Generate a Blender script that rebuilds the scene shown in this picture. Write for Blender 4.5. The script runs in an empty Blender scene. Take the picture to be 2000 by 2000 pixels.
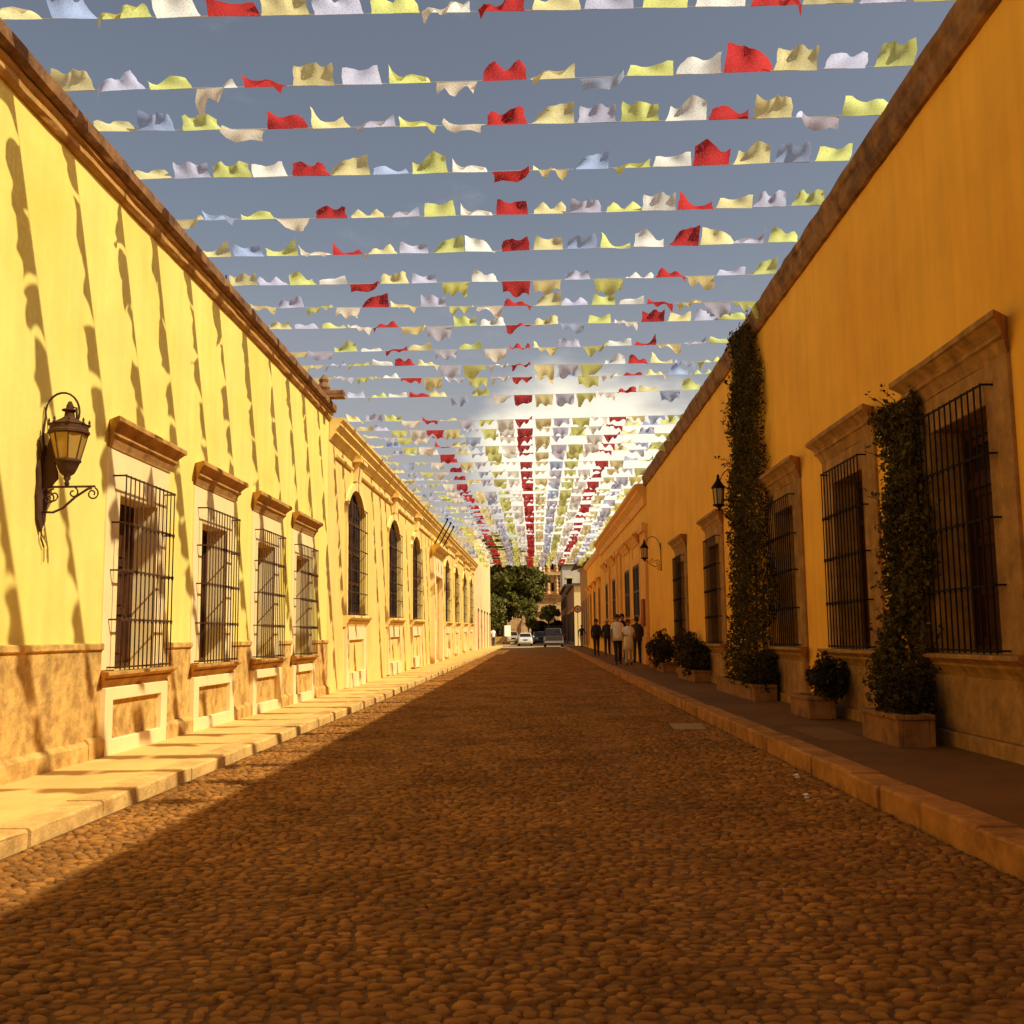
import bpy, bmesh, math, random
import numpy as np
from mathutils import Vector, Matrix
R = random.Random(7)
NP = np.random.default_rng(11)
SC = bpy.context.scene
COL = SC.collection

# ------------------------------------------------------------------ camera
CAM_Z = 1.15
yaw, pitch, roll = math.radians(1.253), math.radians(6.90), -0.011
fwd = Vector((-math.sin(yaw) * math.cos(pitch), math.cos(yaw) * math.cos(pitch), math.sin(pitch)))
rt = Vector((math.cos(yaw), math.sin(yaw), 0)); up = rt.cross(fwd)
r2 = rt * math.cos(roll) + up * math.sin(roll); u2 = up * math.cos(roll) - rt * math.sin(roll)
cd = bpy.data.cameras.new('camera'); cam = bpy.data.objects.new('camera', cd); COL.objects.link(cam)
cd.sensor_width = 36; cd.lens = 36 * 2012 / 2000; cd.clip_start = .05; cd.clip_end = 3000
m = Matrix((r2, u2, -fwd)).transposed().to_4x4(); m.translation = (0, 0, CAM_Z); cam.matrix_world = m
SC.camera = cam

# ------------------------------------------------------------------ light
SUN = Vector((1.0, -.43, 1.09)).normalized()          # towards the sun
EL = math.asin(SUN.z); ROT = math.atan2(SUN.x, SUN.y)
sd = bpy.data.lights.new('sun', 'SUN'); sd.energy = 5.0; sd.angle = math.radians(.55); sd.color = (1, .965, .86)
so = bpy.data.objects.new('sun', sd); COL.objects.link(so)
so.rotation_euler = SUN.to_track_quat('Z', 'Y').to_euler(); so.location = (20, -10, 30)
W = bpy.data.worlds.new('World'); SC.world = W; W.use_nodes = True
nt = W.node_tree; N = nt.nodes; Lk = nt.links
for n in list(N): N.remove(n)
def nd(t, **k):
    n = N.new(t)
    for a, b in k.items(): setattr(n, a, b)
    return n
sky = nd('ShaderNodeTexSky'); sky.sky_type = 'NISHITA'; sky.sun_disc = False
sky.sun_elevation = EL; sky.sun_rotation = ROT; sky.air_density = 1.0; sky.dust_density = 2.0; sky.ozone_density = 1.0
hs = nd('ShaderNodeHueSaturation'); hs.inputs['Saturation'].default_value = .80
tint = nd('ShaderNodeMix', data_type='RGBA', blend_type='MULTIPLY'); tint.inputs[0].default_value = 1
tint.inputs[7].default_value = (1.0, .90, .80, 1)
tc = nd('ShaderNodeTexCoord')
sep = nd('ShaderNodeSeparateXYZ'); Lk.new(tc.outputs['Generated'], sep.inputs[0])
mp = nd('ShaderNodeMapping'); mp.inputs['Scale'].default_value = (5, 5, 11); Lk.new(tc.outputs['Generated'], mp.inputs[0])
nz = nd('ShaderNodeTexNoise'); nz.inputs['Scale'].default_value = 1.3; nz.inputs['Detail'].default_value = 9; nz.inputs['Roughness'].default_value = .58
Lk.new(mp.outputs[0], nz.inputs['Vector'])
# cumulus low over the street end and all round the horizon
def cdir(x, y):
    return (r2 * ((x - 1000) / 2012) - u2 * ((y - 1000) / 2012) + fwd).normalized()
def blob(d, rad):
    vm = nd('ShaderNodeVectorMath', operation='DISTANCE'); Lk.new(tc.outputs['Generated'], vm.inputs[0]); vm.inputs[1].default_value = d
    mr = nd('ShaderNodeMapRange', interpolation_type='SMOOTHSTEP'); mr.inputs[1].default_value = 0; mr.inputs[2].default_value = rad
    mr.inputs[3].default_value = .80; mr.inputs[4].default_value = 0; Lk.new(vm.outputs['Value'], mr.inputs[0]); return mr
b1 = blob(cdir(1110, 930), .15); b2 = blob(cdir(1230, 915), .15)
mx = nd('ShaderNodeMath', operation='MAXIMUM'); Lk.new(b1.outputs[0], mx.inputs[0]); Lk.new(b2.outputs[0], mx.inputs[1])
hz = nd('ShaderNodeMapRange', interpolation_type='SMOOTHSTEP'); Lk.new(sep.outputs[2], hz.inputs[0])
hz.inputs[1].default_value = .02; hz.inputs[2].default_value = .20; hz.inputs[3].default_value = .42; hz.inputs[4].default_value = 0
mx2 = nd('ShaderNodeMath', operation='MAXIMUM'); Lk.new(mx.outputs[0], mx2.inputs[0]); Lk.new(hz.outputs[0], mx2.inputs[1])
ad = nd('ShaderNodeMath', operation='ADD'); Lk.new(nz.outputs['Fac'], ad.inputs[0]); Lk.new(mx2.outputs[0], ad.inputs[1])
cl = nd('ShaderNodeMapRange', interpolation_type='SMOOTHSTEP'); Lk.new(ad.outputs[0], cl.inputs[0])
cl.inputs[1].default_value = .60; cl.inputs[2].default_value = 1.08; cl.inputs[3].default_value = 0; cl.inputs[4].default_value = .95
cm = nd('ShaderNodeMix', data_type='RGBA'); Lk.new(cl.outputs[0], cm.inputs[0])
CLOUD = cm.inputs[7]; CLOUD.default_value = (10.2, 9.4, 7.6, 1)
bg = nd('ShaderNodeBackground'); bg.inputs[1].default_value = .115
out = nd('ShaderNodeOutputWorld')
Lk.new(sky.outputs[0], hs.inputs['Color']); Lk.new(hs.outputs[0], tint.inputs[6]); hm = nd('ShaderNodeMapRange', interpolation_type='SMOOTHSTEP'); Lk.new(sep.outputs[2], hm.inputs[0]); hm.inputs[1].default_value = .0; hm.inputs[2].default_value = .40; hm.inputs[3].default_value = .75; hm.inputs[4].default_value = 0
hmx = nd('ShaderNodeMix', data_type='RGBA'); Lk.new(hm.outputs[0], hmx.inputs[0]); Lk.new(tint.outputs[2], hmx.inputs[6]); hmx.inputs[7].default_value = (4.3, 3.75, 3.6, 1)
Lk.new(hmx.outputs[2], cm.inputs[6])
Lk.new(cm.outputs[2], bg.inputs[0]); Lk.new(bg.outputs[0], out.inputs[0])
SC.view_settings.view_transform = 'Standard'; SC.view_settings.look = 'None'
SC.view_settings.exposure = 0.0; SC.view_settings.gamma = 1; SC.view_settings.use_curve_mapping = False
SC.render.engine = 'CYCLES'; SC.cycles.max_bounces = 8; SC.cycles.diffuse_bounces = 5; SC.cycles.transparent_max_bounces = 12
SC.cycles.use_denoising = True

# ------------------------------------------------------------------ materials
def mat(name, col, rough=.85, var=.12, vscale=2.0, bump=.15, bscale=30, stain=None, st=(.55, .75), sscale=.8,
        streak=0, metal=0, spec=.25, island=0, trans=0, alpha_holes=0, emit=0):
    M = bpy.data.materials.new(name); M.use_nodes = True
    t = M.node_tree; n = t.nodes; L = t.links; P = n['Principled BSDF']
    P.inputs['Roughness'].default_value = rough; P.inputs['Metallic'].default_value = metal
    P.inputs['Specular IOR Level'].default_value = spec
    g = n.new('ShaderNodeNewGeometry')
    nz = n.new('ShaderNodeTexNoise'); nz.inputs['Scale'].default_value = vscale; nz.inputs['Detail'].default_value = 8
    nz.inputs['Roughness'].default_value = .6; L.new(g.outputs['Position'], nz.inputs['Vector'])
    mr = n.new('ShaderNodeMapRange'); mr.inputs[1].default_value = .3; mr.inputs[2].default_value = .7
    mr.inputs[3].default_value = 1 - var; mr.inputs[4].default_value = 1 + var; L.new(nz.outputs['Fac'], mr.inputs[0])
    fac = mr.outputs[0]
    if island:
        mi = n.new('ShaderNodeMapRange'); mi.inputs[3].default_value = 1 - island; mi.inputs[4].default_value = 1 + island
        L.new(g.outputs['Random Per Island'], mi.inputs[0])
        mm = n.new('ShaderNodeMath'); mm.operation = 'MULTIPLY'; L.new(fac, mm.inputs[0]); L.new(mi.outputs[0], mm.inputs[1]); fac = mm.outputs[0]
    if streak:
        ma = n.new('ShaderNodeMapping'); ma.inputs['Scale'].default_value = (3, 3, .25); L.new(g.outputs['Position'], ma.inputs[0])
        n2 = n.new('ShaderNodeTexNoise'); n2.inputs['Scale'].default_value = 2; n2.inputs['Detail'].default_value = 6; L.new(ma.outputs[0], n2.inputs['Vector'])
        m2 = n.new('ShaderNodeMapRange'); m2.inputs[1].default_value = .35; m2.inputs[2].default_value = .7
        m2.inputs[3].default_value = 1 + streak * .4; m2.inputs[4].default_value = 1 - streak; L.new(n2.outputs['Fac'], m2.inputs[0])
        mm = n.new('ShaderNodeMath'); mm.operation = 'MULTIPLY'; L.new(fac, mm.inputs[0]); L.new(m2.outputs[0], mm.inputs[1]); fac = mm.outputs[0]
    base = n.new('ShaderNodeRGB'); base.outputs[0].default_value = (*col, 1); c = base.outputs[0]
    if stain:
        n3 = n.new('ShaderNodeTexNoise'); n3.inputs['Scale'].default_value = sscale; n3.inputs['Detail'].default_value = 10
        n3.inputs['Roughness'].default_value = .68; L.new(g.outputs['Position'], n3.inputs['Vector'])
        m3 = n.new('ShaderNodeMapRange'); m3.inputs[1].default_value = st[0]; m3.inputs[2].default_value = st[1]; L.new(n3.outputs['Fac'], m3.inputs[0])
        mx = n.new('ShaderNodeMix'); mx.data_type = 'RGBA'; L.new(m3.outputs[0], mx.inputs[0]); L.new(c, mx.inputs[6]); mx.inputs[7].default_value = (*stain, 1); c = mx.outputs[2]
    vm = n.new('ShaderNodeVectorMath'); vm.operation = 'SCALE'; L.new(c, vm.inputs[0]); L.new(fac, vm.inputs['Scale'])
    L.new(vm.outputs[0], P.inputs['Base Color'])
    if bump:
        nb = n.new('ShaderNodeTexNoise'); nb.inputs['Scale'].default_value = bscale; nb.inputs['Detail'].default_value = 6; nb.inputs['Roughness'].default_value = .65
        L.new(g.outputs['Position'], nb.inputs['Vector'])
        bp = n.new('ShaderNodeBump'); bp.inputs['Strength'].default_value = bump; bp.inputs['Distance'].default_value = .02
        L.new(nb.outputs['Fac'], bp.inputs['Height']); L.new(bp.outputs[0], P.inputs['Normal'])
    o = n['Material Output']; sh = P.outputs[0]
    if trans:
        tr = n.new('ShaderNodeBsdfTranslucent'); L.new(vm.outputs[0], tr.inputs['Color'])
        ms = n.new('ShaderNodeMixShader'); ms.inputs[0].default_value = trans; L.new(sh, ms.inputs[1]); L.new(tr.outputs[0], ms.inputs[2]); sh = ms.outputs[0]
    if alpha_holes:
        tco = n.new('ShaderNodeTexCoord')
        vo = n.new('ShaderNodeTexVoronoi'); vo.inputs['Scale'].default_value = 26; L.new(tco.outputs['UV'], vo.inputs['Vector'])
        vo.voronoi_dimensions = '2D'
        vo.inputs['Scale'].default_value = 9; vo.inputs['Randomness'].default_value = .9
        lt = n.new('ShaderNodeMath'); lt.operation = 'LESS_THAN'; lt.inputs[1].default_value = alpha_holes; L.new(vo.outputs['Distance'], lt.inputs[0])
        tp = n.new('ShaderNodeBsdfTransparent'); ms = n.new('ShaderNodeMixShader'); L.new(lt.outputs[0], ms.inputs[0]); L.new(sh, ms.inputs[1]); L.new(tp.outputs[0], ms.inputs[2]); sh = ms.outputs[0]
    L.new(sh, o.inputs['Surface'])
    return M

MT = {}
MT['yellow'] = mat('yellow_limewash', (.86, .655, .140), .9, .07, 1.2, .16, 16, stain=(.84, .56, .07), st=(.46, .8), sscale=.5, streak=.075)
MT['ochreB'] = mat('ochre_plaster', (.83, .565, .135), .9, .07, 1.5, .15, 20, stain=(.76, .45, .08), st=(.5, .8), sscale=.7, streak=.07)
MT['trimB'] = mat('ochre_trim', (.85, .60, .18), .9, .08, 2.5, .2, 30, stain=(.55, .30, .07), st=(.58, .8), sscale=2)
MT['cream'] = mat('cream_plaster', (.80, .59, .235), .9, .05, .6, .1, 10, streak=.06)
MT['orange'] = mat('orange_limewash', (.92, .44, .037), .9, .07, 1.1, .16, 15, stain=(.82, .34, .024), st=(.46, .78), sscale=.45, streak=.075)
MT['peach'] = mat('peach_plaster', (.82, .41, .055), .9, .06, 1.0, .1, 15, streak=.08)
MT['peachtrim'] = mat('peach_stone_trim', (.76, .37, .08), .9, .1, 2, .15, 20, stain=(.45, .19, .045), st=(.55, .8), sscale=1.5)
MT['surround'] = mat('pale_stone_paint', (.87, .63, .255), .85, .05, 2, .08, 25, stain=(.78, .52, .18), st=(.55, .8), sscale=1.5)
MT['lintel'] = mat('brown_stone_cornice', (0.500, 0.251, 0.053), .9, .2, 5, .4, 28, stain=(0.280, 0.112, 0.021), st=(.48, .72), sscale=4)
MT['dado'] = mat('ochre_stone_dado', (.68, .385, .085), .9, .25, 7, .9, 16, stain=(.33, .15, .032), st=(.47, .70), sscale=4.5, streak=.2)
MT['rstone'] = mat('aged_quarry_stone', (.43, .205, .050), .92, .2, 6, .7, 18, stain=(.20, .085, .020), st=(.40, .80), sscale=5, streak=.25)
MT['roofedge'] = mat('weathered_roof_edge', (.30, .14, .045), .92, .3, 4, .5, 20, stain=(.12, .05, .02), st=(.45, .65), sscale=2.5)
MT['roofflat'] = mat('brick_roof', (.32, .16, .07), .95, .15, 2, .2, 20)
MT['wood'] = mat('brown_wood', (.075, .024, .005), .6, .3, 6, .15, 40, streak=.3)
MT['redwood'] = mat('red_brown_wood', (.055, .013, .004), .6, .3, 6, .15, 40, streak=.3)
MT['iron'] = mat('black_iron', (.014, .008, .005), .9, .2, 10, .1, 60, spec=.15)
MT['rust'] = mat('brown_iron', (.075, .030, .009), .85, .3, 12, .2, 60, spec=.2)
MT['dark'] = mat('dark_interior', (.012, .006, .003), .9, .2, 3, 0)
MT['glass'] = mat('dark_glass', (.02, .012, .008), .12, .1, 2, 0, spec=.5)
MT['amber'] = mat('amber_glass', (.80, .50, .10), .25, .1, 6, .1, 20, trans=.55, spec=.5)
MT['milk'] = mat('pale_lamp_glass', (.72, .52, .25), .25, .1, 6, .1, 20, trans=.5, spec=.5)
MT['dirt'] = mat('road_dirt', (.16, .066, .012), .95, .3, 3, .5, 60, stain=(.26, .12, .025), st=(.5, .72), sscale=1.2)
MT['cobble'] = mat('cobble_stone', (.35, .143, .025), .85, .3, 9, .6, 55, stain=(.18, .070, .012), st=(.42, .7), sscale=.8, island=.30, spec=.12)
MT['farroad'] = mat('far_cobbles', (.225, .094, .017), .9, .4, 9, 1, 8, stain=(.15, .066, .014), st=(.42, .7), sscale=.6, spec=.1)
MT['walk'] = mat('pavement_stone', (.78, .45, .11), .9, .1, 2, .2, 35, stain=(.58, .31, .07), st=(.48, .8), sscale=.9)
MT['walkR'] = mat('shaded_pavement', (.185, .076, .016), .9, .15, 2, .2, 35, stain=(.135, .053, .011), st=(.45, .75), sscale=.9, spec=.12)  # right pavement: darkened base colour stands in for the shade on it
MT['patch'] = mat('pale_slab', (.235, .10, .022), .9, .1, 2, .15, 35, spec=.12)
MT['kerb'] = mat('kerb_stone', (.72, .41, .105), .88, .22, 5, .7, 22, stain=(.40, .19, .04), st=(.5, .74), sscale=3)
MT['kerbR'] = mat('right_kerb_stone', (.46, .19, .040), .88, .25, 5, .7, 22, stain=(.19, .07, .016), st=(.46, .72), sscale=3, spec=.12)  # right kerb in a darker brown than the left
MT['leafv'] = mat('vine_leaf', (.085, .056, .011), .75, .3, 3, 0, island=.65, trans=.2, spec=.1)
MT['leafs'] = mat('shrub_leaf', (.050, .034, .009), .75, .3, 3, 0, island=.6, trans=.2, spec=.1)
MT['leaft'] = mat('tree_leaf', (.19, .165, .030), .7, .4, .5, 0, island=.6, trans=.3, spec=.1)
MT['twig'] = mat('vine_twig', (.10, .05, .02), .9, .3, 8, .2)
MT['bark'] = mat('tree_bark', (.14, .075, .03), .95, .3, 4, .5, 15)
MT['soil'] = mat('planter_soil', (.045, .022, .010), 1, .3, 6, .5, 30)
MT['planter'] = mat('planter_stone', (.30, .125, .032), .92, .25, 5, .45, 25, stain=(.13, .05, .015), st=(.46, .7), sscale=3.5)
MT['church'] = mat('carved_church_stone', (0.720, 0.428, 0.164), .92, .25, 1.5, .9, 3.0, stain=(0.300, 0.130, 0.049), st=(.52, .68), sscale=1.4)
MT['white'] = mat('white_plaster', (.68, .57, .38), .9, .08, .8, .1, 8, streak=.12)
MT['shadewall'] = mat('brown_shade_plaster', (.36, .17, .06), .9, .12, 1, .1, 8)  # brown plaster; on far street sides this colour carries their shade
MT['tile'] = mat('dark_roof_tile', (.12, .06, .03), .9, .2, 2, .3, 10)
MT['cord'] = mat('pale_cord', (.62, .56, .44), .9, .1, 5, 0)
FL = [mat('paper_gold', (.86, .76, .36), .8, .1, 6, 0, trans=.7, alpha_holes=.09, spec=.1),
      mat('paper_lilac', (.62, .62, .76), .8, .1, 6, 0, trans=.7, alpha_holes=.09, spec=.1),
      mat('paper_lime', (.74, .76, .24), .8, .1, 6, 0, trans=.7, alpha_holes=.09, spec=.1),
      mat('paper_white', (.90, .87, .76), .8, .08, 6, 0, trans=.7, alpha_holes=.09, spec=.1),
      mat('paper_red', (.52, .042, .036), .8, .1, 6, 0, trans=.7, alpha_holes=.09, spec=.1),
      mat('paper_blue', (.45, .56, .80), .8, .1, 6, 0, trans=.7, alpha_holes=.09, spec=.1)]
def simple(name, col, rough=.7, **k): return mat(name, col, rough, .08, 8, 0, **k)

# ------------------------------------------------------------------ mesh helpers
class MB:
    def __init__(s, T=None): s.v = []; s.f = []; s.T = T
    def add(s, pts): 
        i = len(s.v)
        s.v += [s.T(*p) if s.T else tuple(p) for p in pts]; return i
    def box(s, a0, a1, b0, b1, c0, c1, j=0):
        q = lambda: R.uniform(-j, j) if j else 0
        i = s.add([(a + q(), b + q(), c + q()) for a in (a0, a1) for b in (b0, b1) for c in (c0, c1)])
        s.f += [tuple(i + k for k in f) for f in ((0, 1, 3, 2), (4, 6, 7, 5), (0, 4, 5, 1), (2, 3, 7, 6), (0, 2, 6, 4), (1, 5, 7, 3))]; return s
    def extr(s, prof, u0, u1, seg=1, jit=0, cap=True):
        # profile of (w, v) points swept along u
        n = len(prof); base = []
        for k in range(seg + 1):
            u = u0 + (u1 - u0) * k / seg
            base.append(s.add([(u, v + R.uniform(-jit, jit), w + R.uniform(-jit, jit)) for w, v in prof]))
        for a, b in zip(base, base[1:]):
            for k in range(n): s.f.append((a + k, a + (k + 1) % n, b + (k + 1) % n, b + k))
        if cap: s.f.append(tuple(base[0] + k for k in range(n))[::-1]); s.f.append(tuple(base[-1] + k for k in range(n)))
        return s
    def prism(s, poly, w0, w1):
        # poly of (u, v) extruded from w0 to w1
        n = len(poly); a = s.add([(u, v, w0) for u, v in poly]); b = s.add([(u, v, w1) for u, v in poly])
        s.f.append(tuple(a + k for k in range(n))[::-1]); s.f.append(tuple(b + k for k in range(n)))
        for k in range(n): s.f.append((a + k, a + (k + 1) % n, b + (k + 1) % n, b + k))
        return s
    def tube(s, path, r, n=6, r1=None):
        P = [Vector(p) for p in path]; m = len(P); rings = []
        for k in range(m):
            d = (P[min(k + 1, m - 1)] - P[max(k - 1, 0)]).normalized()
            a = d.cross(Vector((0, 0, 1)) if abs(d.z) < .9 else Vector((1, 0, 0))).normalized(); b = d.cross(a)
            rr = r if r1 is None else r + (r1 - r) * k / (m - 1)
            rings.append(s.add([tuple(P[k] + (a * math.cos(t) + b * math.sin(t)) * rr) for t in (2 * math.pi * i / n for i in range(n))]))
        for p, q in zip(rings, rings[1:]):
            for i in range(n): s.f.append((p + i, p + (i + 1) % n, q + (i + 1) % n, q + i))
        s.f.append(tuple(rings[0] + i for i in range(n))[::-1]); s.f.append(tuple(rings[-1] + i for i in range(n))); return s
    def lathe(s, prof, c, n=8, ph=0, sx=1, sy=1):
        rings = [s.add([(c[0] + r * sx * math.cos(ph + 2 * math.pi * i / n), c[1] + r * sy * math.sin(ph + 2 * math.pi * i / n), c[2] + z) for i in range(n)]) for r, z in prof]
        for p, q in zip(rings, rings[1:]):
            for i in range(n): s.f.append((p + i, p + (i + 1) % n, q + (i + 1) % n, q + i))
        s.f.append(tuple(rings[0] + i for i in range(n))[::-1]); s.f.append(tuple(rings[-1] + i for i in range(n))); return s
OFF = {}
def mesh_from(v, f, name, smooth=False, recalc=True):
    me = bpy.data.meshes.new(name); me.from_pydata(v, [], f); me.update()
    if recalc:
        bm = bmesh.new(); bm.from_mesh(me); bmesh.ops.recalc_face_normals(bm, faces=bm.faces); bm.to_mesh(me); bm.free()
    if smooth: me.polygons.foreach_set('use_smooth', [True] * len(me.polygons))
    return me
def obj(name, mb, material, parent=None, smooth=False, loc=None, bevel=0, kind=None):
    off = OFF.get(parent.name if parent else None, (0, 0, 0)) if loc is None else loc
    v = [(p[0] - off[0], p[1] - off[1], p[2] - off[2]) for p in mb.v]
    me = mesh_from(v, mb.f, name, smooth); me.materials.append(material)
    o = bpy.data.objects.new(name, me); COL.objects.link(o)
    if parent: o.parent = parent; OFF[o.name] = OFF[parent.name]
    elif loc is not None: o.location = loc; OFF[o.name] = tuple(loc)
    else: OFF[o.name] = (0, 0, 0)
    if bevel:
        b = o.modifiers.new('bevel', 'BEVEL'); b.width = bevel; b.segments = 2; b.limit_method = 'ANGLE'
    if kind: o['kind'] = kind
    return o
def inst(name, me, parent, loc, rot=(0, 0, 0), scale=(1, 1, 1), world=True):
    o = bpy.data.objects.new(name, me); COL.objects.link(o); o.parent = parent
    of = OFF[parent.name] if parent and world else (0, 0, 0)
    o.location = (loc[0] - of[0], loc[1] - of[1], loc[2] - of[2]); o.rotation_euler = rot; o.scale = scale
    return o
def thing(name, label, cat, loc, group=None, rot=0):
    o = bpy.data.objects.new(name, None); COL.objects.link(o); o.location = loc; o.rotation_euler = (0, 0, rot)
    o.empty_display_size = .2
    o['label'] = label; o['category'] = cat
    if group: o['group'] = group
    OFF[o.name] = tuple(loc); return o
def tag(o, label, cat, group=None):
    o['label'] = label; o['category'] = cat
    if group: o['group'] = group
    return o
def gz(y): return max(0.0, (min(y, 140) - 20) * .003)

# ------------------------------------------------------------------ ground, road, pavements
XL, XR, KL, KR, SL, SR = -4.04, 3.75, -2.89, 2.24, .10, .15
ys = [-8, 20, 60, 86.5]
def strip(name, material, x0, x1, z, yy, thick=None, parent=None, kind=None):
    mb = MB()
    for a, b in zip(yy, yy[1:]):
        i = mb.add([(x0, a, z + gz(a)), (x1, a, z + gz(a)), (x1, b, z + gz(b)), (x0, b, z + gz(b))]); mb.f.append((i, i + 1, i + 2, i + 3))
        if thick:
            for x in (x0, x1):
                i = mb.add([(x, a, z + gz(a)), (x, b, z + gz(b)), (x, b, z + gz(b) - thick), (x, a, z + gz(a) - thick)]); mb.f.append((i, i + 1, i + 2, i + 3))
    if thick:
        for a in (yy[0], yy[-1]):
            i = mb.add([(x0, a, z + gz(a)), (x1, a, z + gz(a)), (x1, a, z + gz(a) - thick), (x0, a, z + gz(a) - thick)]); mb.f.append((i, i + 1, i + 2, i + 3))
    return obj(name, mb, material, parent, kind=kind)
strip('ground', mat('earth', (.30, .18, .07), .95, .2, .3, .2, 5), -900, 900, -.06, [-300, 20, 60, 140, 1800], kind='structure')
road = strip('road', MT['dirt'], KL + .02, KR - .02, 0, [-8, 20, 62], kind='structure')
strip('far_cobble_surface', MT['farroad'], KL + .02, KR - .02, .012, [62, 87], parent=road, kind='stuff')
strip('cross_street', mat('cross_street_stone', (.40, .27, .11), .9, .15, 1, .3, 8), -60, 60, -.03, [87.2, 99.8], kind='structure')
strip('square_ground', mat('square_paving', (.42, .26, .10), .9, .15, .8, .3, 8), -60, 60, -.02, [100.2, 140, 200], kind='structure')
# cobble stones
def cobble_mesh(rr, name, n=7):
    v = []; f = []
    ph = [2 * math.pi * (i + rr.uniform(-.25, .25)) / n for i in range(n)]
    ra = [rr.uniform(.66, 1.08) for _ in range(n)]
    tilt = rr.uniform(-.12, .12), rr.uniform(-.12, .12)
    for k, (s, z) in enumerate(((1.0, -.9), (.95, .35), (.70, .92))):
        for i in range(n):
            c, sn = math.cos(ph[i]), math.sin(ph[i]); q = 1 / max(abs(c), abs(sn)) ** .55
            x, y = c * s * ra[i] * q * .5, sn * s * ra[i] * q * .5
            v.append((x, y, z + (x * tilt[0] + y * tilt[1]) * 4 * (z > 0)))
    v.append((0, 0, 1.0))
    for k in (0, 1):
        for i in range(n): f.append((k * n + i, k * n + (i + 1) % n, (k + 1) * n + (i + 1) % n, (k + 1) * n + i))
    for i in range(n): f.append((2 * n + i, 2 * n + (i + 1) % n, 3 * n))
    return v, f
CV = [cobble_mesh(R, 'c') for _ in range(14)]
CM = []
for k, (v, f) in enumerate(CV):
    me = mesh_from(v, f, 'cobble', True); me.materials.append(MT['cobble']); CM.append(me)
stones = []
y = -1.0
while y < 62:
    rp = R.uniform(.034, .053) * (1 if y < 18 else (1.3 if y < 36 else 1.9))
    x = KL + .03 + R.uniform(0, .05)
    while x < KR - .06:
        w = R.uniform(.042, .105) * (1 if y < 18 else (1.3 if y < 36 else 1.9))
        yo = .025 * math.sin(x * 2.3 + y * .9) + R.uniform(-.012, .012)
        cx = min(x + w / 2, KR - .05)
        # wheel track: smoother, flatter band
        flat = .55 if abs(cx - .75) < .22 or abs(cx + 1.3) < .2 else 1
        if not (1.62 < cx < 2.12 and 12.7 < y < 13.55):
            stones.append((cx, y + yo, w * .97, rp * 1.06 * R.uniform(.85, 1.1), R.choice((R.uniform(.003, .007), R.uniform(.006, .014), R.uniform(.008, .016))) * flat, R.uniform(-.35, .35)))
        x += w
    y += rp
# the ones that show largest (nearest in front of the camera) are separate pieces
front = sorted([s for s in stones if s[1] > 3.05 and abs(s[0]) < .5 * s[1] + .05], key=lambda s: s[1])[:300]
fs = set(id(s) for s in front)
for k, s in enumerate(front):
    inst('cobble', CM[k % 14], road, (s[0], s[1], .002), (0, 0, s[5]), (s[2], s[3], s[4]))
rest = [s for s in stones if id(s) not in fs]
nv = len(CV[0][0]); ar = np.array(rest); which = NP.integers(0, 14, len(rest))
base = np.array([c[0] for c in CV])[which]
ca, sa = np.cos(ar[:, 5])[:, None], np.sin(ar[:, 5])[:, None]
bx = base[:, :, 0] * ar[:, 2:3]; by = base[:, :, 1] * ar[:, 3:4]
vx = bx * ca - by * sa + ar[:, 0:1]; vy = bx * sa + by * ca + ar[:, 1:2]
vz = base[:, :, 2] * ar[:, 4:5] + .002 + np.maximum(0, (ar[:, 1:2] - 20) * .003)
V = np.stack([vx, vy, vz], 2).reshape(-1, 3)
F = []
f0 = CV[0][1]
quads = np.array([f for f in f0 if len(f) == 4]); tris = np.array([f for f in f0 if len(f) == 3])
offs = (np.arange(len(rest)) * nv)[:, None, None]
Q = (quads[None] + offs).reshape(-1); Tt = (tris[None] + offs).reshape(-1)
def np_mesh(name, V, loops, starts, totals, smooth=True):
    me = bpy.data.meshes.new(name); me.vertices.add(len(V)); me.vertices.foreach_set('co', np.ascontiguousarray(V, dtype=np.float32).ravel())
    me.loops.add(len(loops)); me.loops.foreach_set('vertex_index', loops.astype(np.int32))
    me.polygons.add(len(starts)); me.polygons.foreach_set('loop_start', starts.astype(np.int32))
    if smooth: me.polygons.foreach_set('use_smooth', np.ones(len(starts), dtype=bool))
    me.update(calc_edges=True); me.validate(); return me
nq, ntr = len(Q) // 4, len(Tt) // 3
me = np_mesh('cobbles', V, np.concatenate([Q, Tt]), np.concatenate([np.arange(nq) * 4, nq * 4 + np.arange(ntr) * 3]), None)
me.materials.append(MT['cobble']); o = bpy.data.objects.new('cobble_field', me); COL.objects.link(o); o.parent = road; o['kind'] = 'stuff'
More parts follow.
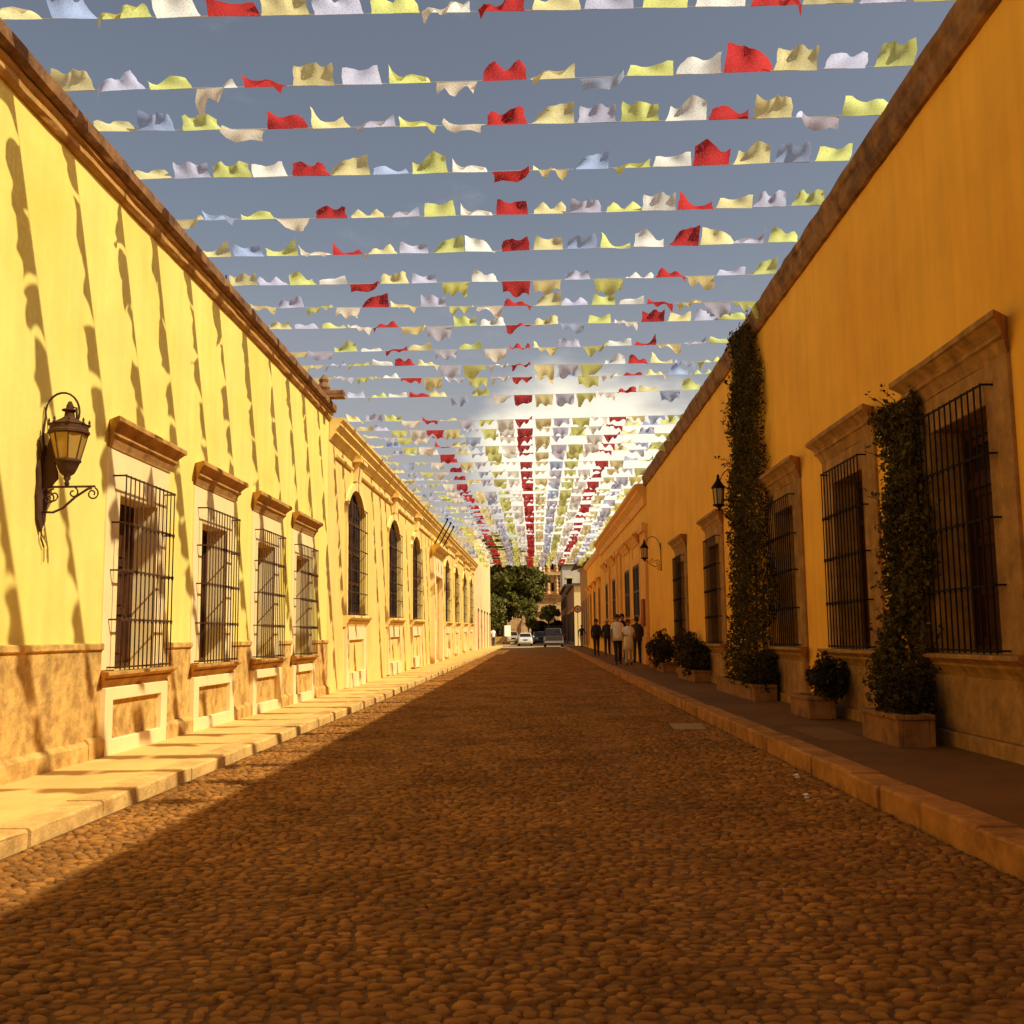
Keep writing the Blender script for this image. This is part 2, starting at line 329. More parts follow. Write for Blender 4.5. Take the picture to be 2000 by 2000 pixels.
# pavements with kerb stones
pl = strip('pavement_left', MT['walk'], XL - .3, KL - .24, SL, [-8, 20, 60, 97], .3, kind='structure')
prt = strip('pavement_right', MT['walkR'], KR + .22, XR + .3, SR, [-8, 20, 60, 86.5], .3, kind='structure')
def kerbs(parent, x0, x1, top, material, y1, lo, hi):
    y = -2.0
    while y < y1:
        l = R.uniform(lo, hi) * (1 if y < 40 else 1.7)
        a, b = y + .006, min(y + l - .006, y1); dz = R.uniform(-.008, .008); dx = R.uniform(-.012, .012)
        mb = MB(); seg = 4 if y < 25 else 1; ins = .018
        sgn = 1 if x1 > 0 else -1
        xi, xo = (x0, x1) if abs(x0) > abs(x1) else (x1, x0)      # xi towards the wall, xo road side
        xo += dx; d = ins if xi > xo else -ins
        prof = [(xi, -.2), (xi, top + dz), (xo + d, top + dz), (xo + d * .25, top + dz - ins * .5), (xo, top + dz - ins), (xo, -.2)]
        n = len(prof); rings = []
        for k in range(seg + 1):
            yy = a + (b - a) * k / seg; jw = 0 if k in (0, seg) else .006
            rings.append(mb.add([(px + (R.uniform(-jw, jw) if 1 < i < 5 else 0), yy, pz + gz(yy) + (R.uniform(-jw, jw) * .6 if 1 < i < 5 else 0)) for i, (px, pz) in enumerate(prof)]))
        for p, q in zip(rings, rings[1:]):
            for i in range(n): mb.f.append((p + i, p + (i + 1) % n, q + (i + 1) % n, q + i))
        mb.f.append(tuple(rings[0] + i for i in range(n))); mb.f.append(tuple(rings[-1] + i for i in range(n))[::-1])
        obj('kerb_stone', mb, material, parent); y += l
kerbs(pl, KL - .24, KL, SL + .003, MT['kerb'], 88, .7, 1.3)
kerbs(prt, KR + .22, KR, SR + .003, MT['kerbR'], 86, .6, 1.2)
mb = MB(); mb.box(2.70, 3.12, 9.9, 11.3, SR - .02, SR + .004); obj('paving_slab', mb, MT['patch'], prt)

# ------------------------------------------------------------------ facades
def fac(X0, s): return lambda u, v, w: (X0 + s * w, u, v)
def wall_holes(T, u0, u1, v0, v1, holes, depth):
    mb = MB(T)
    us = sorted({u0, u1, *[h[0] for h in holes], *[h[1] for h in holes]}); vs = sorted({v0, v1, *[h[2] for h in holes], *[h[3] for h in holes]})
    def hole(u, v): return any(h[0] < u < h[1] and h[2] < v < h[3] for h in holes)
    for a, b in zip(us, us[1:]):
        for c, d in zip(vs, vs[1:]):
            if not hole((a + b) / 2, (c + d) / 2):
                i = mb.add([(a, c, 0), (b, c, 0), (b, d, 0), (a, d, 0)]); mb.f.append((i, i + 1, i + 2, i + 3))
    for h in holes:
        a, b, c, d = h[:4]
        for p in (((a, c), (a, d)), ((b, d), (b, c)), ((a, d), (b, d)), ((b, c), (a, c))):
            i = mb.add([(*p[0], 0), (*p[1], 0), (*p[1], -depth), (*p[0], -depth)]); mb.f.append((i, i + 1, i + 2, i + 3))
        if len(h) > 4:      # arched head: spandrels
            sp = h[4]; n = 10; uc, hw, rise = (a + b) / 2, (b - a) / 2, d - sp
            rad = (hw * hw + rise * rise) / (2 * rise); zc = d - rad; th = math.asin(min(1, hw / rad))
            if rise > hw * .99: th = math.pi / 2
            pts = [(uc + rad * math.sin(th * (2 * k / n - 1)), zc + rad * math.cos(th * (2 * k / n - 1))) for k in range(n + 1)]
            mid = n // 2
            L_ = [(a, d)] + pts[:mid + 1]; Rr = [(b, d)] + pts[mid:][::-1]
            for poly in (L_, Rr):
                i = mb.add([(u, v, 0) for u, v in poly]); mb.f.append(tuple(i + k for k in range(len(poly))))
            for p, q in zip(pts, pts[1:]):
                i = mb.add([(*p, 0), (*q, 0), (*q, -depth), (*p, -depth)]); mb.f.append((i, i + 1, i + 2, i + 3))
    return mb
def body(T, parent, u0, u1, v0, v1, back, material, depth):
    # end walls, rear wall and flat roof, so the house is a closed block behind its front
    mb = MB(T)
    for u in (u0, u1):
        i = mb.add([(u, v0, 0), (u, v1, 0), (u, v1, -back), (u, v0, -back)]); mb.f.append((i, i + 1, i + 2, i + 3))
    i = mb.add([(u0, v0, -back), (u1, v0, -back), (u1, v1, -back), (u0, v1, -back)]); mb.f.append((i, i + 1, i + 2, i + 3))
    obj('side_wall', mb, material, parent)
    mb = MB(T); mb.box(u0 + .01, u1 - .01, v1 - .25, v1 - .06, -back + .01, -.02); obj('roof', mb, MT['roofflat'], parent)
BAR = {}
def bar_mesh(h, r, knots, material):
    k = (round(h, 3), r, material.name)
    if k not in BAR:
        mb = MB(); mb.tube([(0, 0, 0), (0, 0, h)], r, 6)
        for z in knots: mb.lathe([(r, z - .03), (r * 1.9, z - .012), (r * 1.9, z + .012), (r, z + .03)], (0, 0, 0), 6)
        me = mesh_from(mb.v, mb.f, 'bar', True); me.materials.append(material); BAR[k] = me
    return BAR[k]
def grille(T, house, uc, hw, z0, z1, p, nb, rails, material, r=.008, flat=True):
    # cage of round bars standing proud of the wall on returned flat rails
    rl = []
    zs = [z0 + .02] + [z0 + (z1 - z0) * q for q in rails] + [z1]
    t, hh = .005, .009
    def rail(z):
        mb = MB(T)
        mb.box(uc - hw, uc + hw, z - hh, z + hh, p - t, p + t)
        mb.box(uc - hw - .0, uc - hw + .012, z - hh + .001, z + hh - .001, -.03, p - t); mb.box(uc + hw - .012, uc + hw, z - hh + .001, z + hh - .001, -.03, p - t)
        return mb
    g = obj('window_grille', rail(zs[-1]), material, house)
    for z in zs[:-1]: obj('rail', rail(z), material, g)
    me = bar_mesh(z1 - z0 + .02, r, [z - z0 for z in zs[1:-1]], material)
    for k in range(nb):
        u = uc - hw + .03 + (2 * hw - .06) * k / (nb - 1)
        inst('bar', me, g, T(u, z0 - .005, p))
    return g
def cornice_prof(p, z0, z1):
    h = z1 - z0
    return [(-.02, z0), (p * .18, z0), (p * .22, z0 + h * .08), (p * .42, z0 + h * .34), (p * .55, z0 + h * .40), (p * .55, z0 + h * .47), (p * .50, z0 + h * .50), (p * .60, z0 + h * .60),
            (p * .88, z0 + h * .78), (p, z0 + h * .82), (p, z0 + h * .96), (p * .97, z1), (-.02, z1)]
def sill_prof(p, z0, z1):
    h = z1 - z0
    return [(-.02, z0), (p * .25, z0), (p * .35, z0 + h * .2), (p * .55, z0 + h * .42), (p * .62, z0 + h * .46), (p * .62, z0 + h * .54), (p * .58, z0 + h * .57), (p * .9, z0 + h * .78), (p, z0 + h * .80), (p, z1 - .008), (p * .96, z1), (-.02, z1)]
def retprof(mb, prof, u0, u1, p, seg=3, jit=.004):
    # moulded slab whose section shrinks at both ends so the ends show a moulded return
    n = len(prof); rings = []
    def ring(u, k):
        rings.append(mb.add([(u + (k * w), v + R.uniform(-jit, jit) * .5, w + R.uniform(-jit, jit) * .5) for w, v in prof]))
    ring(u0 + p, -1)
    for k in range(1, seg): ring(u0 + p + (u1 - u0 - 2 * p) * k / seg, 0)
    ring(u1 - p, 1)
    for a, b in zip(rings, rings[1:]):
        for k in range(n): mb.f.append((a + k, a + (k + 1) % n, b + (k + 1) % n, b + k))
    mb.f.append(tuple(rings[0] + k for k in range(n))[::-1]); mb.f.append(tuple(rings[-1] + k for k in range(n)))
    return mb
def leafpanel(T, win, u0, u1, v0, v1, w, wood, n=3, glass=False, gm=None):
    # one leaf of a casement: stiles and rails around recessed panels or a pane
    mb = MB(T); st = .07
    mb.box(u0, u0 + st, v0, v1, w, w + .035); mb.box(u1 - st, u1, v0, v1, w, w + .035)
    for k in range(n + 1):
        z = v0 + (v1 - v0 - st) * k / n; mb.box(u0 + st, u1 - st, z, z + st, w, w + .033)
    lf = obj('shutter' if not glass else 'casement', mb, wood, win)
    mb = MB(T)
    for k in range(n):
        za = v0 + (v1 - v0 - st) * k / n + st; zb = v0 + (v1 - v0 - st) * (k + 1) / n
        if glass: mb.box(u0 + st, u1 - st, za, zb, w + .004, w + .010)
        else: mb.box(u0 + st + .03, u1 - st - .03, za + .03, zb - .03, w, w + .022); mb.box(u0 + st, u1 - st, za, zb, w - .004, w + .008)
    obj('pane' if glass else 'panel', mb, (gm or MT['glass']) if glass else wood, win)

# ---- left: yellow house with four grilled windows
TA = fac(XL, 1)
HA0, HA1, HAZ = 4.8, 19.95, 5.64
hA = thing('yellow_house', 'bright yellow one-storey house with four tall grilled windows and brown stone lintels', 'house', (XL, 10, 0))
cA = [10.33, 12.81, 15.33, 17.75]; cAx = [7.85, 5.37]
RD = .27
hol = [(c - .5, c + .5, .87, 2.56) for c in cA]
obj('wall', wall_holes(TA, HA0, HA1, 0, HAZ, hol, RD), MT['yellow'], hA)
body(TA, hA, HA0, HA1, 0, HAZ, 9, MT['yellow'], RD)
for prof, nm in (([(-.02, HAZ - .20), (.03, HAZ - .20), (.06, HAZ - .165), (.06, HAZ - .11), (.085, HAZ - .09), (.085, HAZ - .055), (-.02, HAZ - .055)], 'lower_cornice'),
                 ([(-.03, HAZ - .052), (.115, HAZ - .052), (.15, HAZ - .02), (.16, HAZ + .075), (.14, HAZ + .09), (-.35, HAZ + .09), (-.35, HAZ - .052)], 'roof_cornice')):
    mb = MB(TA); mb.extr(prof, HA0, HA1 + .02, 60, .006); obj(nm, mb, MT['roofedge'] if nm == 'roof_cornice' else MT['lintel'], hA)
def stone_window_left(T, house, c, mats, nb):
    win = MB(T); win.box(c - .5, c + .5, .87, 2.56, -RD - .06, -RD - .02); w = obj('window', win, mats['wood'], house)
    mb = MB(T); mb.box(c - .5, c - .44, .87, 2.56, -RD - .02, -RD + .04); mb.box(c + .44, c + .5, .87, 2.56, -RD - .02, -RD + .04); mb.box(c - .44, c + .44, 2.48, 2.56, -RD - .02, -RD + .038); mb.box(c - .44, c + .44, .87, .93, -RD - .02, -RD + .038)
    obj('frame', mb, mats['wood'], w)
    leafpanel(T, w, c - .44, c - .004, .93, 2.48, -RD - .02, mats['wood'], 3); leafpanel(T, w, c + .004, c + .44, .93, 2.48, -RD - .02, mats['wood'], 3)
    mb = MB(T); mb.box(c - .80, c - .5, .88, 2.98, -.02, .022); mb.box(c + .5, c + .80, .88, 2.98, -.02, .022); mb.box(c - .5, c + .5, 2.56, 2.978, -.02, .022)
    obj('surround', mb, mats['surround'], w, bevel=.006)
    mb = MB(T); mb.box(c - .5, c - .496, .87, 2.56, -RD, .018); mb.box(c + .496, c + .5, .87, 2.56, -RD, .018); mb.box(c - .496, c + .496, 2.556, 2.56, -RD, .018); obj('reveal', mb, mats['surround'], w)
    mb = MB(T); retprof(mb, cornice_prof(.17, 2.98, 3.25), c - .94, c + .94, .17, 5); obj('lintel', mb, mats['lintel'], w)
    mb = MB(T); retprof(mb, sill_prof(.15, .72, .87), c - .94, c + .90, .15, 5); obj('sill', mb, mats['sill'], w)
    # pedestal under the sill: pale frame round a recessed stone panel
    mb = MB(T); a, b = c - .80, c + .80
    mb.box(a, a + .17, .08, .72, -.02, .075); mb.box(b - .17, b, .08, .72, -.02, .075); mb.box(a + .17, b - .17, .60, .72, -.02, .074); mb.box(a + .17, b - .17, .08, .24, -.02, .078)
    obj('pedestal', mb, mats['surround'], w, bevel=.008)
    mb = MB(T); mb.box(a + .17, b - .17, .24, .60, -.02, .022); obj('apron_panel', mb, mats['dado'], w)
    grille(T, house, c, .69, .885, 2.72, .14, nb, [.254, .508, .756], MT['rust'], .0068)
ml = dict(wood=MT['wood'], surround=MT['surround'], lintel=MT['lintel'], sill=MT['lintel'], dado=MT['dado'])
for c in cA: stone_window_left(TA, hA, c, ml, 13)
edges = [HA0] + [x for c in cA for x in (c - .80, c + .80)] + [HA1]
for k in range(0, len(edges), 2):
    a, b = edges[k] + .002, edges[k + 1] - .002
    mb = MB(TA); mb.box(a, b, .06, 1.06, -.02, .020); obj('dado', mb, MT['dado'], hA)
    mb = MB(TA); mb.extr([(-.02, 1.06), (.022, 1.06), (.045, 1.075), (.045, 1.12), (.03, 1.13), (-.02, 1.13)], a, b, 6, .002); obj('dado_moulding', mb, MT['dado'], hA)
    u = a
    while u < b - .01:
        l = min(R.uniform(.5, .9), b - u); l = b - u if b - u - l < .25 else l
        mb = MB(TA); z = .285 + R.uniform(-.012, .012); w = .075 + R.uniform(-.01, .01)
        mb.extr([(-.02, .05), (w, .05), (w, z - .05), (w - .03, z - .01), (-.02, z)], u + .004, u + l - .004, 3, .004); obj('plinth_block', mb, MT['dado'], hA); u += l

# ---- left: ochre building with arched windows
hB = thing('arched_ochre_building', 'ochre building with tall arched windows, moulded cornice and three flagpoles above its door', 'building', (XL, 20.0, 0))
hB.rotation_euler = (.0085, 0, 0)
B0, B1, BZ = 19.975, 68.2, 5.46
wB = [(21.9, 24.1), (28.1, 30.5), (33.5, 35.9), (45.7, 48.0), (51.2, 53.5), (57.2, 59.5), (63.0, 65.3)]
def bz(u): return (u - 20) * .0085
RB = .08
hol = [(a, b, 1.62, 4.42, 3.95) for a, b in wB] + [(40.3, 43.1, .05, 3.35)]
obj('wall', wall_holes(TA, B0, B1, -.45, BZ, hol, RB), MT['ochreB'], hB); body(TA, hB, B0, B1, -.45, BZ, 9, MT['ochreB'], RB)
mb = MB(TA); mb.extr([(-.02, 5.06), (.03, 5.06), (.05, 5.10), (.12, 5.18), (.15, 5.19), (.15, 5.225), (.12, 5.235), (.22, 5.34), (.24, 5.345), (.24, 5.375), (.21, 5.385), (.29, 5.45), (.30, 5.50), (-.3, 5.50)], B0 + .02, B1, 40, .004); obj('roof_cornice', mb, MT['trimB'], hB)
pil = [B0 + .1] + [x for a, b in wB for x in ((a + b) / 2,)] + [B1]
for a, b in zip(pil, pil[1:]):
    mb = MB(TA); mb.extr([(-.01, 4.80), (.05, 4.80), (.07, 4.83), (.07, 4.86), (-.01, 4.88)], a + .55, b - .55, 2, 0); obj('string_course', mb, MT['trimB'], hB)
for k, (a, b) in enumerate(wB):
    c = (a + b) / 2; hw = (b - a) / 2
    mb = MB(TA); mb.box(a, b, 1.62, 4.42, -RB - .06, -RB - .02); w = obj('window', mb, MT['wood'], hB)
    leafpanel(TA, w, a + .02, c - .006, 1.64, 4.40, -RB - .02, MT['wood'], 4, True, MT['dark']); leafpanel(TA, w, c + .006, b - .02, 1.64, 4.40, -RB - .02, MT['wood'], 4, True, MT['dark'])
    mb = MB(TA); fr = .16
    mb.box(a - fr, a - .002, 1.62, 3.95, -.02, .055); mb.box(b + .002, b + fr, 1.62, 3.95, -.02, .055)
    n = 12; rise = 4.42 - 3.95; rad = (hw * hw + rise * rise) / (2 * rise); zc = 4.42 - rad; th = math.asin(hw / rad)
    for i in range(n):
        t0, t1 = th * (2 * i / n - 1), th * (2 * (i + 1) / n - 1)
        mb.prism([(c + (rad + r_) * math.sin(t), zc + (rad + r_) * math.cos(t)) for r_, t in ((.002, t0), (fr, t0), (fr, t1), (.002, t1))], -.02, .056)
    obj('surround', mb, MT['trimB'], w)
    mb = MB(TA); mb.extr(sill_prof(.20, 1.38, 1.62), a - .3, b + .3, 2, 0); obj('sill', mb, MT['trimB'], w)
    mb = MB(TA); mb.box(a - .16, a + .16, .1 - .4 * 0, 1.38, -.02, .06); mb.box(b - .16, b + .16, .1, 1.38, -.02, .06); mb.box(a + .16, b - .16, 1.10, 1.38, -.02, .059); mb.box(a + .16, b - .16, .06, .40, -.02, .10); obj('pedestal', mb, MT['surround'], w)
    # bracket and capital above the keystone
    mb = MB(TA); mb.extr([(-.01, 4.60), (.08, 4.62), (.13, 4.95), (.18, 5.02), (.18, 5.09), (-.01, 5.09)], c - .28, c + .28, 1); mb.box(c - .20, c + .20, 4.40, 4.60, -.01, .075); mb.box(c - .42, c + .42, 5.03, 5.098, -.01, .215); obj('bracket', mb, MT['trimB'], hB)
    grille(TA, hB, c, hw + .05, 1.64, 4.05, .10, 9 if k < 3 else 5, [.2, .4, .6, .8], MT['rust'], .006)
# door with entablature
mb = MB(TA); mb.box(40.3, 43.1, .05, 3.35, -RB - .06, -RB - .02); d = obj('door', mb, MT['cream'], hB)
for a, b in ((40.36, 41.68), (41.72, 43.04)): leafpanel(TA, d, a, b, .1, 3.3, -RB - .02, MT['trimB'], 3)
mb = MB(TA); mb.box(39.7, 40.3, -.3, 3.4, -.02, .16); mb.box(43.1, 43.7, -.3, 3.4, -.02, .16); mb.box(39.7, 43.7, 3.4, 4.1, -.02, .14); obj('surround', mb, MT['surround'], d)
mb = MB(TA); retprof(mb, cornice_prof(.42, 4.1, 4.55), 39.3, 44.1, .42, 2); obj('entablature', mb, MT['trimB'], d)
for u in (40.2, 41.7, 43.2):
    mb = MB(); mb.tube([(XL + .06, u, 4.52), (XL + .62, u, 5.55)], .028, 6); mb.lathe([(.03, 0), (.05, .04), (.03, .1)], (XL + .62, u, 5.53), 6); obj('flagpole', mb, MT['iron'], hB)
# wall parapet box standing by the door (low stone bench block)
# ---- left: plain cream building
hC = thing('cream_corner_building', 'plain cream corner building with five thin reddish pipes on its lower wall', 'building', (XL, 69, 0))
C0, C1, CZ = 68.25, 92.0, 8.4
obj('wall', wall_holes(TA, C0, C1, -.1, CZ, [], .3), MT['cream'], hC); body(TA, hC, C0, C1, -.1, CZ, 9, MT['cream'], .3)
for k in range(5):
    u = 72.2 + k * 4.4
    mb = MB(); mb.tube([(XL + .035, u, .2), (XL + .035, u, 2.92 + .02 * k)], .03, 8); po = obj('wall_pipe', mb, mat('red_pipe', (.55, .20, .06), .8), hC)
    mb = MB(); mb.lathe([(.03, 0), (.06, .02), (.06, .16), (.03, .22)], (XL + .035, u, 2.92 + .02 * k), 8); obj('pipe_cap', mb, MT['wood'], po)

# ---- right: orange house
TR = fac(XR, -1)
hR = thing('orange_house', 'orange house with tall stone-framed windows behind dark iron grilles and rough brown roof edge', 'house', (XR, 15, 0))
R0, R1, RZ = .45, 34.2, 6.40
wR = [(8.98, .60), (12.2, .57), (15.4, .58), (21.45, .60), (26.45, .60)]
RRD = .30
hol = [(c - h, c + h, .96, 3.0) for c, h in wR]
obj('wall', wall_holes(TR, R0, R1, 0, RZ, hol, RRD), MT['orange'], hR); body(TR, hR, R0, R1, 0, RZ, 9, MT['orange'], RRD)
mb = MB(TR); mb.extr([(-.03, RZ - .30), (.05, RZ - .30), (.09, RZ - .24), (.11, RZ - .10), (.13, RZ - .06), (.135, RZ + .04), (.09, RZ + .075), (-.4, RZ + .075)], R0, R1 + .03, 120, .011); obj('roof_edge', mb, MT['roofedge'], hR)
for k, (c, h) in enumerate(wR):
    mb = MB(TR); mb.box(c - h, c + h, .96, 3.0, -RRD - .06, -RRD - .03); w = obj('window', mb, MT['dark'], hR)
    mb = MB(TR); mb.box(c - h, c - h + .07, .96, 3.0, -RRD - .03, -RRD + .05); mb.box(c + h - .07, c + h, .96, 3.0, -RRD - .03, -RRD + .05); mb.box(c - h + .07, c + h - .07, 2.90, 3.0, -RRD - .03, -RRD + .049); mb.box(c - h + .07, c + h - .07, .96, 1.03, -RRD - .03, -RRD + .049); mb.box(c - h + .07, c + h - .07, 2.44, 2.52, -RRD - .03, -RRD + .048)
    obj('frame', mb, MT['redwood'], w)
    leafpanel(TR, w, c + .004, c + h - .07, 1.03, 2.44, -RRD - .02, MT['redwood'], 3)
    leafpanel(TR, w, c - h + .07, c - .004, 1.03, 2.44, -RRD - .028, MT['redwood'], 1, True)
    leafpanel(TR, w, c + .004, c + h - .07, 2.52, 2.90, -RRD - .02, MT['redwood'], 1, True); leafpanel(TR, w, c - h + .07, c - .004, 2.52, 2.90, -RRD - .02, MT['redwood'], 1, True)
    s = 1.02
    mb = MB(TR); mb.box(c - s, c - h, .96, 3.32, -.02, .035); mb.box(c + h, c + s, .96, 3.32, -.02, .035); mb.box(c - h, c + h, 3.0, 3.319, -.02, .034); obj('surround', mb, MT['rstone'], w, bevel=.008)
    mb = MB(TR); mb.box(c - h, c - h + .004, .96, 3.0, -RRD, .03); mb.box(c + h - .004, c + h, .96, 3.0, -RRD, .03); mb.box(c - h + .004, c + h - .004, 2.996, 3.0, -RRD, .03); obj('reveal', mb, MT['rstone'], w)
    mb = MB(TR); retprof(mb, cornice_prof(.19, 3.32, 3.62), c - 1.19, c + 1.19, .19, 6, .009); obj('lintel', mb, MT['rstone'], w)
    mb = MB(TR); retprof(mb, sill_prof(.17, .77, .96), c - 1.16, c + 1.14, .17, 6, .008); obj('sill', mb, MT['rstone'], w)
    mb = MB(TR); mb.box(c - 1.0, c + 1.0, .28, .77, -.02, .07); mb.box(c - 1.04, c + 1.04, .10, .28, -.02, .10); obj('pedestal', mb, MT['rstone'], w, bevel=.015)
    grille(TR, hR, c, .76, .975, 3.13, .13, 13, [.25, .5, .74], MT['iron'], .0075)
# rough stone base course by the nearest window
for a, b in ((R0, 7.93),):
    mb = MB(TR); mb.extr([(-.02, .1), (.05, .1), (.045, .42), (.02, .46), (-.02, .46)], a, b, 12, .006); obj('base_course', mb, MT['rstone'], hR)
hT = thing('added_shade_house', 'tall brown two-storey house added out of view to shade the near end of the orange house', 'house', (XR, -4, 0))  # added house, unseen, blocks light so the near right side is dimmer
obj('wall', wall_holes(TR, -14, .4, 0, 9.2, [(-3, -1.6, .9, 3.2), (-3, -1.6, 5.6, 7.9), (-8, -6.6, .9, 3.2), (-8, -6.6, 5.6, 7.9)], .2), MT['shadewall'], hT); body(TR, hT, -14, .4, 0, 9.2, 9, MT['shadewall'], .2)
for a, z in ((-3, .9), (-3, 5.6), (-8, .9), (-8, 5.6)):
    mb = MB(TR); mb.box(a, a + 1.4, z, z + 2.3, -.25, -.2); obj('window', mb, MT['redwood'], hT)
hU = thing('added_bounce_house', 'plain ochre house added out of view by the yellow house to bounce light across the street', 'house', (XL, -4, 0))  # added house, unseen, ochre so that it bounces light across
obj('wall', wall_holes(TA, -14, 4.75, 0, 5.2, [(-2, -.6, .9, 3.0), (-7, -5.6, .9, 3.0)], .2), MT['ochreB'], hU); body(TA, hU, -14, 4.75, 0, 5.2, 9, MT['ochreB'], .2)
for a in (-2, -7):
    mb = MB(TA); mb.box(a, a + 1.4, .9, 3.0, -.25, -.2); obj('window', mb, MT['redwood'], hU)
# ---- right: peach building further on
hP = thing('peach_building', 'peach building with heavy moulded cornice and tall dark window openings past the orange house', 'building', (XR, 35, 0))
hP.rotation_euler = (.006, 0, 0)
P0, P1, PZ = 34.25, 58.6, 6.15
wP = [(37.2, 39.6), (41.0, 43.3), (48.3, 50.3), (53.4, 55.2)]
hol = [(a, b, 1.78, 3.72) for a, b in wP]
obj('wall', wall_holes(TR, P0, P1, -.3, PZ, hol, .03), MT['peach'], hP); body(TR, hP, P0, P1, -.3, PZ, 9, MT['peach'], .3)
mb = MB(TR); mb.extr([(-.02, 5.5), (.08, 5.5), (.12, 5.6), (.12, 5.75), (.30, 5.9), (.30, 6.0), (.42, 6.05), (.42, 6.16), (.3, 6.2), (-.3, 6.2)], P0 + .02, P1, 30, .004); obj('roof_cornice', mb, MT['peachtrim'], hP)
mb = MB(TR); mb.extr([(-.02, 4.85), (.06, 4.85), (.09, 4.92), (.09, 4.97), (-.02, 5.0)], P0 + .9, P1, 4, 0); obj('string_course', mb, MT['peachtrim'], hP)
for a, b in ((34.27, 35.5), (44.6, 45.6), (46.4, 47.0), (51.4, 52.2)):
    mb = MB(TR); mb.box(a, b, -.2, 4.6, -.02, .10); mb.box(a - .1, b + .1, 4.6, 4.84, -.02, .2); mb.box(a - .08, b + .08, -.2, 1.1, -.02, .16); obj('pilaster', mb, MT['peachtrim'], hP)
for a, b in wP:
    c = (a + b) / 2
    mb = MB(TR); mb.box(a, b, 1.78, 3.72, -.08, -.032); w = obj('window', mb, MT['dark'], hP)
    leafpanel(TR, w, a, c - .01, 1.8, 3.7, -.031, MT['redwood'], 2, True, MT['dark']); leafpanel(TR, w, c + .01, b, 1.8, 3.7, -.031, MT['redwood'], 2, True, MT['dark'])
    mb = MB(TR); mb.box(a - .3, a, 1.78, 4.4, -.02, .02); mb.box(b, b + .3, 1.78, 4.4, -.02, .02); mb.box(a, b, 3.72, 4.0, -.02, .019); retprof(mb, cornice_prof(.28, 4.4, 4.75), a - .5, b + .5, .28, 2); obj('surround', mb, MT['peachtrim'], w)
    mb = MB(TR); mb.extr(sill_prof(.2, 1.58, 1.78), a - .4, b + .4, 1); mb.box(a - .25, b + .25, -.2, 1.58, -.02, .07); obj('sill', mb, MT['peachtrim'], w)
mb = MB(); mb.box(XR - .19, XR - .12, 34.5, 35.2, 1.45, 2.35); obj('wall_plaque', mb, simple('red_plaque', (.32, .07, .03)), hP)
# ---- right: plainer orange row house
hQ = thing('plain_orange_building', 'plain orange row house with a line of narrow dark shuttered doors past the peach building', 'building', (XR, 59, 0))
Q0, Q1, QZ = 58.65, 74.6, 6.1
wQ = [(59.6, 61.2), (64.2, 66.4), (69.0, 70.6), (72.4, 73.8)]
hol = [(a, b, .5 if k % 2 else 1.75, 3.95) for k, (a, b) in enumerate(wQ)]
obj('wall', wall_holes(TR, Q0, Q1, -.3, QZ, hol, .06), MT['orange'], hQ); body(TR, hQ, Q0, Q1, -.3, QZ, 9, MT['orange'], .3)
for k, (a, b) in enumerate(wQ):
    z0 = .5 if k % 2 else 1.75
    mb = MB(TR); mb.box(a, b, z0, 3.95, -.10, -.05); w = obj('window' if z0 > 1 else 'door', mb, MT['redwood'], hQ)
    leafpanel(TR, w, a, (a + b) / 2 - .01, z0, 3.93, -.055, MT['redwood'], 3); leafpanel(TR, w, (a + b) / 2 + .01, b, z0, 3.93, -.055, MT['redwood'], 3)
    mb = MB(TR); mb.box(a - .25, a, z0, 4.2, -.02, .05); mb.box(b, b + .25, z0, 4.2, -.02, .05); retprof(mb, cornice_prof(.22, 4.2, 4.5), a - .4, b + .4, .22, 2); obj('surround', mb, MT['peachtrim'], w)
mb = MB(TR); mb.extr([(-.02, 5.8), (.1, 5.85), (.2, 6.0), (.2, 6.14), (-.2, 6.14)], Q0, Q1, 4, .004); obj('roof_cornice', mb, MT['peachtrim'], hQ)
hS = thing('brown_corner_house', 'taller brown corner house with overhanging dark tiled eave at the end of the row', 'house', (XR, 75, 0))
S0, S1, SZ = 74.65, 86.2, 6.55
hol = [(76, 77.6, .5, 3.9), (79.6, 81.2, .5, 3.9), (83, 84.4, .5, 3.9)]
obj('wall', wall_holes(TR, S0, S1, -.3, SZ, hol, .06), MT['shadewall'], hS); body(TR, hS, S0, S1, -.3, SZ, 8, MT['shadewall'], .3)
for a, b, z0, z1 in hol:
    mb = MB(TR); mb.box(a, b, z0, z1, -.10, -.05); w = obj('door', mb, MT['redwood'], hS); leafpanel(TR, w, a, (a + b) / 2, z0, z1, -.055, MT['redwood'], 3); leafpanel(TR, w, (a + b) / 2, b, z0, z1, -.055, MT['redwood'], 3)
mb = MB(TR); mb.extr([(.75, SZ - .02), (.75, SZ + .08), (-3, SZ + 1.3), (-3, SZ + 1.2)], S0 - .3, S1 + .6, 8, .02); obj('tiled_roof', mb, MT['tile'], hS)

